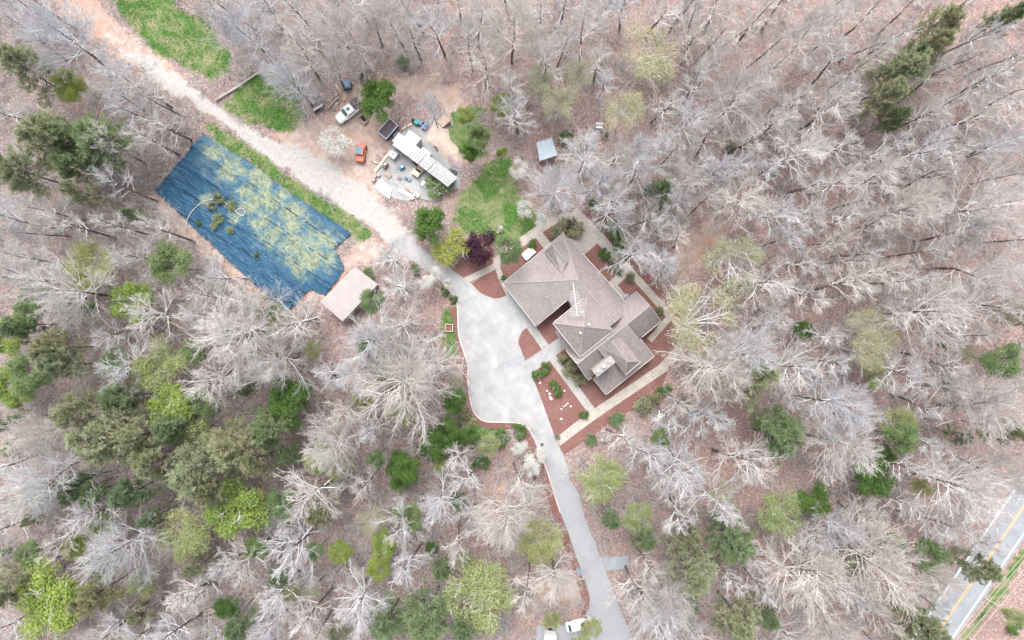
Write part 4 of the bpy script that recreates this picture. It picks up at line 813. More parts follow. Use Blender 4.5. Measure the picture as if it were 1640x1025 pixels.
def meshof(name, v, f, mt):
    me = bpy.data.meshes.new(name); fill_mesh(me, v, f); me.materials.append(M[mt]); return me
def bare_geo(seed, H=17., CR=4.5, limbs=16, lean=.03, l2=7, l3=6, l4=4, tw=.022, lo=.42, fork=False):
    rs = np.random.RandomState(seed); ln = rs.normal(0, lean, 2)
    tp, tr, td = grow(np.array([[0, 0, -.3]]), np.array([[ln[0], ln[1], 1.]]), np.array([H*.93]), np.array([.06+H*.0115]), rs, 12, .045, .06, .22)
    az = np.cumsum(rs.uniform(1.6, 3.2, limbs)); t = lo+(.98-lo)*np.linspace(0, 1, limbs)**.9
    x = t*12; i = np.minimum(x.astype(int), 11); f = (x-i)[:, None]; P = tp[0, i]*(1-f)+tp[0, i+1]*f
    u = (t-lo)/(1-lo); el = np.radians(22+42*u+rs.uniform(-9, 9, limbs)); D = np.stack([np.cos(az)*np.cos(el), np.sin(az)*np.cos(el), np.sin(el)], 1)
    L = CR*(1.15-.5*u)*rs.uniform(.72, 1.12, limbs); R0 = np.interp(x, np.arange(13), tr[0])*.6+.014
    a = grow(P, D, L, R0, rs, 6, .085, .06, .3)
    c = children(a[0], a[1], a[2], L, l2, rs, 18, 42, .15, 1., (.42, .75), .62); b = grow(c[0], c[1], c[2], np.maximum(c[3]*.95, .036), rs, 4, .10, .05, .5)
    c3 = children(b[0], b[1], b[2], c[2], l3, rs, 18, 45, .1, 1., (.4, .75), .6); d = grow(c3[0], c3[1], c3[2], np.full(len(c3[2]), tw*1.1), rs, 3, .14, .05, .7)
    c4 = children(d[0], d[1], d[2], c3[2], l4, rs, 20, 50, .1, 1., (.45, .8), .6); e = grow(c4[0], c4[1], c4[2], np.full(len(c4[2]), tw*.8), rs, 2, .16, .04, .6)
    hv, hf = prisms(*segs_of(tp, tr), 7); h2v, h2f = prisms(*segs_of(a[0][:, :3], a[1][:, :3]), 5)
    crown = [prisms(*segs_of(a[0], a[1]), 4), prisms(*segs_of(b[0], b[1])), prisms(*segs_of(d[0], d[1])), prisms(*segs_of(e[0], e[1]))]
    n = 0; V = []; F = []
    for v, q in crown: V.append(v); F.append(q+n); n += len(v)
    return (hv, hf), (np.concatenate(V), np.concatenate(F)), len(crown[0][1])+len(crown[1][1])
def cards(Cn, Nn, s, rs, asp=1.6):
    n = len(Cn); A = rs.normal(0, 1, (n, 3)); U = np.cross(Nn, A); U /= np.linalg.norm(U, axis=1, keepdims=True)+1e-9; V = np.cross(Nn, U); V /= np.linalg.norm(V, axis=1, keepdims=True)+1e-9
    s = (s*rs.uniform(.6, 1.35, n))[:, None]; U = U*s*asp*.5; V = V*s*.5; k = Nn*s*.18
    vs = np.stack([Cn-U, Cn-V*.9+k, Cn+U, Cn+V*.9+k], 1).reshape(-1, 3); return vs, (np.arange(n)[:, None]*4+np.arange(4)[None])
def unit(a): return a/(np.linalg.norm(a, axis=-1, keepdims=True)+1e-9)
def leafy_geo(seed, H=12., CR=4., n=5200, s=.27, lobes=13, dens=.5, squash=.62, limbs=10, twigs=True):
    """broadleaf: unequal lobes round a crooked stem, leaves on their shells and inside"""
    rs = np.random.RandomState(seed); zc = H*.72
    az = rs.uniform(0, 2*PI, lobes); rr = CR*np.sqrt(rs.uniform(.03, .62, lobes)); zz = zc+rs.uniform(-.5, .75, lobes)*CR*squash*(1-(rr/CR)**2*.6)
    LC = np.stack([rr*np.cos(az), rr*np.sin(az), zz], 1); LR = CR*rs.uniform(.22, .42, lobes)
    w_ = LR**2/np.sum(LR**2); k = rs.choice(lobes, n, p=w_); d = unit(rs.normal(0, 1, (n, 3))); d[:, 2] = np.abs(d[:, 2])*np.where(rs.rand(n) < .75, 1, -1)
    sh = np.where(rs.rand(n) < dens, rs.uniform(.78, 1.05, n), rs.uniform(.2, .95, n)**.6)
    jag = 1+.28*np.sin(d[:, 0]*7+k)*np.cos(d[:, 1]*8+k*2)+.12*rs.normal(0, 1, n)
    Cn = LC[k]+d*(LR[k]*sh*jag)[:, None]*np.array([1, 1, .8]); Nn = unit(d*.55+rs.normal(0, .55, (n, 3))+np.array([0, 0, .55]))
    cv, cf = cards(Cn, Nn, s, rs)
    tp, tr, td = grow(np.array([[0, 0, -.3]]), np.array([[rs.normal(0, .04), rs.normal(0, .04), 1.]]), np.array([H*.8]), np.array([.06+H*.01]), rs, 8, .06, .05, .3)
    P = tp[0, rs.randint(4, 8, lobes)]; L = np.linalg.norm(LC-P, axis=1)*1.1; g = grow(P, unit(LC-P), L, np.full(lobes, .07), rs, 5, .08, .03, .35)
    V = [prisms(*segs_of(tp, tr), 7), prisms(*segs_of(g[0], g[1]), 4)]
    if twigs:
        c = children(g[0], g[1], g[2], L, 9, rs, 25, 60, .3, 1., (.4, .7), .6); h = grow(c[0], c[1], c[2], np.full(len(c[2]), .026), rs, 3, .2, .05, .6); V.append(prisms(*segs_of(h[0], h[1]), 3))
    return join(V), (cv, cf)
def join(V):
    n = 0; a = []; b = []
    for v, q in V: a.append(v); b.append(q+n); n += len(v)
    return np.concatenate(a), np.concatenate(b)
def pine_geo(seed, H=16., CR=4., n=7000, s=.30, boughs=60, droop=.0, lo=.42, asp=2.6):
    """pine: whorls of boughs, each carrying tufts of needles that radiate outwards and up"""
    rs = np.random.RandomState(seed)
    tp, tr, td = grow(np.array([[0, 0, -.3]]), np.array([[rs.normal(0, .03), rs.normal(0, .03), 1.]]), np.array([H*.97]), np.array([.06+H*.009]), rs, 10, .03, .05, .15)
    t = lo+(.99-lo)*rs.uniform(0, 1, boughs)**.85; x = t*10; i = np.minimum(x.astype(int), 9); f = (x-i)[:, None]; P = tp[0, i]*(1-f)+tp[0, i+1]*f
    u = (t-lo)/(1-lo); az = rs.uniform(0, 2*PI, boughs); az += .35*np.sin(az*3); el = np.radians(4+38*u+rs.uniform(-10, 10, boughs)); D = np.stack([np.cos(az)*np.cos(el), np.sin(az)*np.cos(el), np.sin(el)], 1)
    L = CR*(1.06-.72*u**1.3)*rs.uniform(.6, 1.15, boughs); g = grow(P, D, L, np.full(boughs, .06), rs, 5, .1, .04, .3)
    c = children(g[0], g[1], g[2], L, 8, rs, 25, 60, .3, 1., (.22, .42), .6); h = grow(c[0], c[1], c[2], np.full(len(c[2]), .025), rs, 2, .15, .07, .6)
    ends = np.concatenate([h[0][:, 1], h[0][:, 2], g[0][:, -1], g[0][:, -2]]); dd = np.concatenate([h[2][:, 1], h[2][:, 2], g[2][:, -1], g[2][:, -2]])
    k = rs.randint(0, len(ends), n); dirn = unit(dd[k]*.9+rs.normal(0, .55, (n, 3))+np.array([0, 0, .35])); Cn = ends[k]+dirn*rs.uniform(.03, .42, n)[:, None]
    sz = s*rs.uniform(.6, 1.3, n); side = unit(np.cross(dirn, np.array([0, 0, 1.])+rs.normal(0, .35, (n, 3)))); U = dirn*(sz*asp*.5)[:, None]; V_ = side*(sz*.30)[:, None]
    vs = np.stack([Cn-U*.6-V_, Cn-U*.6+V_, Cn+U+V_*.35, Cn+U-V_*.35], 1).reshape(-1, 3); fs = np.arange(n)[:, None]*4+np.arange(4)[None]
    return join([prisms(*segs_of(tp, tr), 7), prisms(*segs_of(g[0], g[1]), 3), prisms(*segs_of(h[0], h[1]), 3)]), (vs, fs)
def shrub_geo(seed, CR=1.5, Hh=1.6, n=1500, s=.17, spiky=False):
    rs = np.random.RandomState(seed); m = 16; az = rs.uniform(0, 2*PI, m); rr = CR*np.sqrt(rs.uniform(0, .6, m)); LC = np.stack([rr*np.cos(az), rr*np.sin(az), Hh*rs.uniform(.3, .7, m)*(1-.3*(rr/CR)**2)], 1); LR = CR*rs.uniform(.22, .42, m)
    k = rs.randint(0, m, n); d = unit(rs.normal(0, 1, (n, 3))); d[:, 2] = np.abs(d[:, 2]); Cn = LC[k]+d*(LR[k]*rs.uniform(.4, 1.1, n)*(1+.2*rs.normal(0, 1, n)))[:, None]
    cv, cf = cards(Cn, unit(d*.6+rs.normal(0, .5, (n, 3))+np.array([0, 0, .4])), s, rs, 2.4 if spiky else 1.5)
    st = 26; P = np.zeros((st, 3)); P[:, 2] = -.1; a = rs.uniform(0, 2*PI, st); el = np.radians(rs.uniform(25, 85, st)); D = np.stack([np.cos(a)*np.cos(el), np.sin(a)*np.cos(el), np.sin(el)], 1)
    L = np.full(st, CR*.95); g = grow(P, D, L, np.full(st, .035), rs, 4, .12, .05, .4); c = children(g[0], g[1], g[2], L, 5, rs, 20, 50, .3, 1, (.4, .6)); h = grow(c[0], c[1], c[2], np.full(len(c[2]), .018), rs, 2, .2)
    return join([prisms(*segs_of(g[0], g[1]), 4), prisms(*segs_of(h[0], h[1]), 3)]), (cv, cf)

PROTO = {}
def proto(kind, geos, H, CR, bark, leaf, part='crown'):
    if kind.startswith('bare'):
        PROTO[kind] = []
        for g in geos:
            cm = meshof(part, g[1][0], g[1][1], leaf); cm.materials.append(M['finetwig']); k = np.zeros(len(g[1][1]), dtype=np.int32); k[g[2]:] = 1; cm.polygons.foreach_set('material_index', k)
            PROTO[kind].append((meshof('trunk', g[0][0], g[0][1], bark), cm, H, CR))
        return
    PROTO[kind] = [(meshof('trunk', g[0][0], g[0][1], bark), meshof(part, g[1][0], g[1][1], leaf), H, CR) for g in geos]
proto('bare', [bare_geo(100+i, 17, 4.8, 16+i % 4, .03, 7+i % 2, 5, 3, .022, .40) for i in range(11)], 17, 4.6, 'trunk', 'twig')
proto('bareopen', [bare_geo(200+i, 17, 5.0, 14+i % 4, .05, 6, 5, 3, .023, .38) for i in range(6)], 17, 5.0, 'trunk', 'twig')
proto('barebig', [bare_geo(300+i, 19, 7.2, 24+i % 3, .05, 9, 6, 2, .023, .36) for i in range(5)], 19, 7.2, 'trunk', 'twig')
proto('bareslim', [bare_geo(400+i, 15, 3.1, 13, .05, 6, 4, 3, .021, .44) for i in range(6)], 15, 2.9, 'trunk', 'twig')
proto('lime', [leafy_geo(500+i, 11, 4, 9500, .18, 18, .42) for i in range(4)], 11, 4, 'twig', 'lime')
proto('limepale', [leafy_geo(520+i, 12, 4.4, 6500, .17, 20, .3) for i in range(4)], 12, 4.4, 'twig', 'limepale')
proto('budding', [leafy_geo(540+i, 14, 5, 4200, .16, 20, .3) for i in range(3)], 14, 5, 'twig', 'budding')
proto('mid', [leafy_geo(560+i, 12, 4, 9000, .17, 18, .35) for i in range(3)], 12, 4, 'trunk', 'mid')
proto('vivid', [leafy_geo(580+i, 8, 4, 10500, .18, 22, .6) for i in range(3)], 8, 4, 'trunk', 'vivid')
proto('pine', [pine_geo(600+i, 16, 4.3, 13000, .18, 80) for i in range(5)], 16, 4.3, 'trunk', 'pine')
proto('green', [pine_geo(620+i, 15, 4.0, 14000, .18, 90) for i in range(4)], 15, 4.0, 'trunk', 'green')
proto('blossom', [leafy_geo(640+i, 6.5, 2.8, 1900, .17, 15, .3, .5) for i in range(3)], 6.5, 2.8, 'twig', 'blossom')
proto('purple', [leafy_geo(660, 5.0, 3.1, 6200, .17, 18, .5, .5)], 5.0, 3.1, 'deadw', 'purple')
proto('chart', [leafy_geo(670, 5.0, 3.4, 3600, .17, 20, .3, .5)], 5.0, 3.4, 'twig', 'chart')
proto('shrub', [shrub_geo(700+i) for i in range(4)], 1.6, 1.5, 'brush', 'vivid', 'foliage')
proto('shrubspiky', [shrub_geo(710+i, 1.5, 1.5, 1100, .16, True) for i in range(2)], 1.6, 1.5, 'brush', 'mid', 'foliage')
proto('shrubpale', [shrub_geo(720+i, 1.5, 1.5, 700, .14) for i in range(2)], 1.6, 1.5, 'brush', 'limepale', 'foliage')
proto('shrubwhite', [shrub_geo(730+i, 1.5, 1.5, 650, .17) for i in range(2)], 1.6, 1.5, 'brush', 'blossom', 'foliage')
proto('shrubolive', [shrub_geo(740+i, 1.5, 1.5, 1300, .14) for i in range(2)], 1.6, 1.5, 'deadw', 'pine', 'foliage')

# ------------------------------------------------------------------ what grows where (crown centre px, py, crown radius px)
TREES = []      # dicts: kind px py r h
def T(kind, px, py, r, h=None, label=None): TREES.append(dict(kind=kind, px=px, py=py, r=r, h=h, label=label))
for px, py, r in ((110, 138, 27), (210, 485, 38), (12, 540, 30), (268, 650, 40), (545, 884, 19), (614, 870, 23), (606, 910, 21), (120, 876, 20), (75, 960, 62), (380, 815, 50), (20, 620, 34), (515, 733, 26), (746, 184, 15), (804, 172, 20), (805, 245, 10)): T('lime', px, py, r, 7+r*.11)
for px, py, r in ((140, 425, 45), (316, 697, 30), (290, 858, 46), (226, 934, 24), (258, 590, 48), (770, 960, 62), (862, 865, 40), (962, 765, 42), (1023, 828, 28), (1252, 820, 40), (745, 905, 20), (640, 660, 28), (545, 745, 24), (785, 715, 20), (1400, 600, 26), (947, 1006, 19), (884, 992, 17), (925, 1032, 22), (1440, 680, 30), (1624, 985, 18), (580, 640, 18), (500, 560, 16)): T('limepale', px, py, r, 8+r*.08)
for px, py, r in ((1040, 88, 56), (1180, 420, 52), (870, 130, 30), (925, 120, 26), (895, 165, 34), (1000, 180, 40), (1395, 530, 48), (1120, 505, 66), (1390, 560, 40)): T('budding', px, py, r, 13)
for px, py, r in ((275, 425, 36), (1605, 578, 30), (1485, 890, 30), (815, 400, 24), (766, 220, 20), (590, 550, 20), (725, 480, 9), (45, 500, 26), (60, 470, 24), (1440, 700, 28), (330, 645, 24), (50, 595, 34), (150, 790, 22)): T('mid', px, py, r, 13)
for px, py, r in ((605, 162, 33), (463, 645, 40), (688, 362, 29), (1400, 770, 30), (1305, 800, 30), (1410, 735, 22), (750, 244, 15), (700, 705, 26), (645, 750, 26), (726, 642, 22), (1285, 528, 17), (693, 878, 11), (365, 972, 19), (640, 770, 18), (722, 690, 22), (752, 697, 15)): T('vivid', px, py, r, 5+r*.12)
for px, py, r in ((28, 110, 40), (60, 215, 45), (30, 272, 46), (170, 690, 56), (110, 660, 34), (360, 720, 48), (300, 762, 52), (150, 955, 34), (10, 935, 34), (1105, 912, 44), (1110, 858, 20), (1205, 612, 48), (1445, 120, 42), (1425, 150, 34), (1515, 30, 32), (1500, 70, 30), (1565, 915, 30), (1480, 1010, 44), (1190, 1000, 42), (240, 745, 40), (100, 590, 36), (330, 790, 34), (1640, 500, 24), (75, 560, 34), (1610, 690, 26), (410, 740, 34), (230, 700, 40), (130, 310, 22)): T('pine', px, py, r, 15+r*.06)
for px, py, r in ((150, 213, 46), (120, 265, 32), (425, 690, 38), (200, 792, 32), (242, 832, 20), (118, 790, 24), (690, 985, 48), (620, 1003, 36), (1168, 865, 42), (1247, 705, 46), (1470, 95, 26), (1430, 192, 20), (1610, 28, 22), (1055, 300, 27), (730, 802, 15), (1240, 680, 30), (190, 640, 34), (25, 520, 26), (270, 680, 34), (740, 1010, 26), (100, 225, 34), (210, 345, 12), (120, 775, 18), (1220, 990, 26)): T('green', px, py, r, 12+r*.07)
for px, py, r in ((538, 224, 27), (685, 452, 17), (700, 438, 13), (852, 745, 20), (832, 718, 15), (866, 728, 14), (440, 843, 22), (830, 268, 18), (842, 335, 16), (868, 352, 13), (535, 785, 12), (718, 455, 9), (255, 560, 22)): T('blossom', px, py, r, 5.5)
T('purple', 770, 395, 29, 4.6, 'dark purple leaved ornamental tree on the lawn edge left of the house')
T('chart', 722, 396, 33, 4.6, 'chartreuse fine leaved tree between the green bush and the purple tree')
T('chart', 705, 745, 14, 4.2)
BIG = [(650, 615, 76), (380, 540, 74), (100, 470, 62), (810, 822, 58), (1280, 940, 74), (1410, 905, 76), (1045, 992, 50), (1095, 955, 46), (1545, 790, 74), (1590, 665, 64), (1500, 500, 70), (1570, 420, 60), (1570, 330, 60), (60, 760, 62), (200, 880, 58), (390, 50, 46), (560, 60, 50), (600, 545, 52), (890, 300, 45), (1140, 600, 62), (1330, 650, 60), (1350, 720, 54), (820, 50, 56), (462, 128, 44), (1460, 330, 52), (1090, 300, 44), (1030, 270, 46), (1200, 560, 60), (1290, 60, 48), (50, 700, 46), (630, 30, 42), (90, 60, 60), (440, 580, 48), (530, 710, 50), (1350, 1000, 50), (1620, 760, 46), (1488, 925, 36), (1180, 160, 50)]
for px, py, r in BIG: T('barebig', px, py, r, 14+r*.07)
OPEN = [(480, 90, 44), (700, 40, 40), (760, 25, 40), (1010, 400, 38), (1085, 335, 34), (875, 100, 40), (640, 520, 44), (1330, 175, 50), (1350, 290, 40), (1350, 460, 48), (1240, 330, 44), (1270, 590, 48), (1100, 740, 54), (1180, 745, 54), (1030, 735, 40), (1150, 800, 44), (1600, 480, 44), (940, 50, 40), (1100, 200, 44), (1230, 110, 44), (190, 590, 44), (150, 830, 42), (250, 505, 44), (180, 110, 44), (170, 235, 34), (470, 510, 44), (560, 590, 40), (700, 590, 40), (430, 480, 26), (350, 440, 30), (500, 800, 50), (470, 880, 50), (560, 975, 52), (440, 960, 44), (330, 600, 44), (1450, 590, 44), (1060, 1015, 36), (1230, 450, 50), (690, 175, 24), (1480, 230, 44), (1560, 180, 40), (1420, 430, 40), (640, 850, 40), (700, 810, 44), (390, 900, 36), (1580, 240, 36), (1500, 850, 40), (60, 420, 36), (780, 110, 40), (830, 180, 34), (530, 30, 36)]
OPEN += [(1022, 950, 40), (1497, 962, 34), (1578, 868, 36)]
for px, py, r in OPEN: T('bareopen', px, py, r, 13+r*.08)
CLEAR = [(405, 380, 430, 230, 0)]
def blocked(bx, by):
    """tree bases keep off roads, lawns, buildings, tarp"""
    for poly in BLK:
        ins = False; n = len(poly)
        for i in range(n):
            (ax_, ay_), (cx_, cy_) = poly[i], poly[(i+1) % n]
            if (ay_ > by) != (cy_ > by) and bx < (cx_-ax_)*(by-ay_)/(cy_-ay_)+ax_: ins = not ins
        if ins: return True
    return False
BLK = GRAVEL+[DIRT[1], [(950, 885), (1015, 885), (1015, 920), (960, 920)], GRASS[0], GRASS[1], GRASS[2], GRASS[3], GRASS[4], TARP, DRV, DIRT[0], [(600, 150), (750, 120), (770, 260), (740, 330), (640, 340), (590, 290), (540, 250), (480, 215), (500, 180)],
    [(720, 430), (790, 390), (925, 325), (1060, 455), (1105, 520), (1100, 560), (1065, 620), (900, 730), (830, 560)], [(505, 480), (570, 415), (615, 455), (550, 525)], [(1440, 1060), (1470, 985), (1630, 755), (1700, 700), (1700, 1100)], [(850, 215), (890, 210), (900, 260), (860, 265)],
    [(700, 480), (760, 490), (760, 580), (725, 580)], [(540, 410), (600, 370), (620, 395), (580, 430)], [(850, 985), (950, 985), (950, 1040), (850, 1040)]]
def base_px(t):
    zc = .74*t['h']; k = (CAMH-zc)/CAMH; return 820+(t['px']-820)*k, 512.5+(t['py']-512.5)*k
gr = random.Random(21); ga = 0
while ga < 44:
    px, py = (gr.uniform(0, 740), gr.uniform(470, 1020)) if gr.random() < .75 else (gr.uniform(960, 1630), gr.uniform(560, 1020))
    kind = gr.choice(['mid', 'mid', 'limepale', 'pine', 'budding', 'green']); t = dict(kind=kind, px=px, py=py, r=gr.uniform(15, 27), h=gr.uniform(9, 14), label=None); bx, by = base_px(t)
    if blocked(bx, by) or blocked(px, py) or any(math.hypot(q['px']-px, q['py']-py) < .75*(q['r']+t['r']) and q['kind'] != 'barebig' and not q['kind'] == 'bareopen' for q in TREES): continue
    TREES.append(t); ga += 1
NB = 296-len(BIG)-len(OPEN); tries = 0; fr = random.Random(5); added = 0
while added < NB and tries < 60000:
    tries += 1; px, py = fr.uniform(-10, 1650), fr.uniform(-10, 1035); kind = fr.choice(['bare', 'bare', 'bare', 'bareopen', 'bareslim', 'bareslim'])
    r = fr.uniform(30, 50) if kind != 'bareslim' else fr.uniform(20, 30); h = fr.uniform(13, 18.5)
    t = dict(kind=kind, px=px, py=py, r=r, h=h, label=None); bx, by = base_px(t)
    if blocked(bx, by) or blocked(px, py) or any(blocked(px+.75*r*math.cos(a), py+.75*r*math.sin(a)) for a in (0, .8, 1.6, 2.4, 3.1, 3.9, 4.7, 5.5)): continue
    lim = .62 if tries < 20000 else .45; ok = True
    for q in TREES:
        dd = math.hypot(q['px']-px, q['py']-py); f = lim if q['kind'].startswith('bare') else .92
        if dd < f*(q['r']+r): ok = False; break
    if ok: TREES.append(t); added += 1
print('bare fill', added, 'of', NB, 'tries', tries)

CN = {'bare': 'grey bare tree', 'bareopen': 'open crowned bare tree', 'barebig': 'broad pale bare tree', 'bareslim': 'slim grey bare tree', 'lime': 'bright lime green tree', 'limepale': 'pale yellow green tree', 'budding': 'cream budding tree', 'mid': 'soft green leafy tree',
      'vivid': 'vivid green round tree', 'pine': 'olive green pine', 'green': 'dark green pine', 'blossom': 'small white blossom tree', 'chart': 'chartreuse tree', 'purple': 'purple tree'}
OBN = {'pine': 'pine_tree', 'green': 'pine_tree', 'blossom': 'blossom_tree', 'bare': 'bare_tree', 'bareopen': 'bare_tree', 'barebig': 'bare_tree', 'bareslim': 'bare_tree'}
GRP = {'pine': 'pines in the woods', 'green': 'pines in the woods', 'blossom': 'white blossom trees', 'lime': 'green leafy trees', 'limepale': 'green leafy trees', 'mid': 'green leafy trees', 'vivid': 'green leafy trees', 'budding': 'budding trees', 'chart': 'chartreuse trees'}
MARKS = [('the blue tarp', 405, 355), ('the brown shed', 560, 470), ('the white pickup', 559, 177), ('the white workshop', 680, 256), ('the blue roofed shed', 875, 240), ('the white beehive boxes', 959, 203), ('the teal bin', 1104, 662), ("the house's tower", 935, 521), ('the purple tree', 770, 395),
         ('the power lines', 1610, 960), ('the white car', 927, 1001), ("the photo's top left corner", 0, 0), ("the photo's top right corner", 1640, 0), ("the photo's bottom left corner", 0, 1025), ("the right edge's midpoint", 1640, 512), ("the left edge's midpoint", 0, 512),
         ("the top edge's midpoint", 820, 0), ('the white planter frame', 736, 579), ('the rubber ring', 868, 712), ('the side pad', 983, 902), ('the utility pole', 1560, 800)]
MARKS = MARKS[:-1]
ORD = ['nearest', 'second', 'third', 'fourth', 'fifth', 'sixth', 'seventh', 'eighth', 'ninth', 'tenth', 'eleventh', 'twelfth', 'thirteenth', 'fourteenth', 'fifteenth', 'sixteenth', 'seventeenth', 'eighteenth']
SEC = ['right of', 'upper right of', 'above', 'upper left of', 'left of', 'lower left of', 'below', 'lower right of']
cells = {}
for t in TREES:
    if t['label']: continue
    mk = min(MARKS, key=lambda m: math.hypot(m[1]-t['px'], m[2]-t['py'])); a = math.degrees(math.atan2(mk[2]-t['py'], t['px']-mk[1])) % 360
    cells.setdefault((mk[0], int(((a+22.5) % 360)//45), CN[t['kind']]), []).append((math.hypot(mk[1]-t['px'], mk[2]-t['py']), id(t), t))
for (mk, s_, cn), lst in cells.items():
    lst.sort()
    for i, (_, _, t) in enumerate(lst): t['label'] = f"{cn} {SEC[s_]} {mk}" + (f", {ORD[i]} of {len(lst)} outwards" if len(lst) > 1 else ', the only one there')
def put(kind, x, y, sxy, sz, label, cat, name, group, rs):
    tm, cm, H_, CR_ = PROTO[kind][rs.randrange(len(PROTO[kind]))]
    o = thing(name, label, cat, (x, y, 0), rs.uniform(0, 2*PI), group, world=False); o.scale = (sxy, sxy, sz)
    for me in (tm, cm):
        c = bpy.data.objects.new(me.name.split('.')[0], me); C.objects.link(c); c.parent = o
    return o
rt = random.Random(3)
for t in TREES:
    tm, cm, H_, CR_ = PROTO[t['kind']][0]; h = t['h']; zc = .74*h; x, y, _ = W(t['px'], t['py'], zc); sxy = t['r']*S*(CAMH-zc)/CAMH/CR_
    if t['kind'].startswith('bare'): sxy *= 1.12
    nm = OBN.get(t['kind'], 'leafy_tree'); g = 'bare trees in the woods' if nm == 'bare_tree' else GRP.get(t['kind'])
    put(t['kind'], x, y, sxy, h/H_, t['label'], 'pine tree' if nm == 'pine_tree' else 'tree', nm, g, rt)
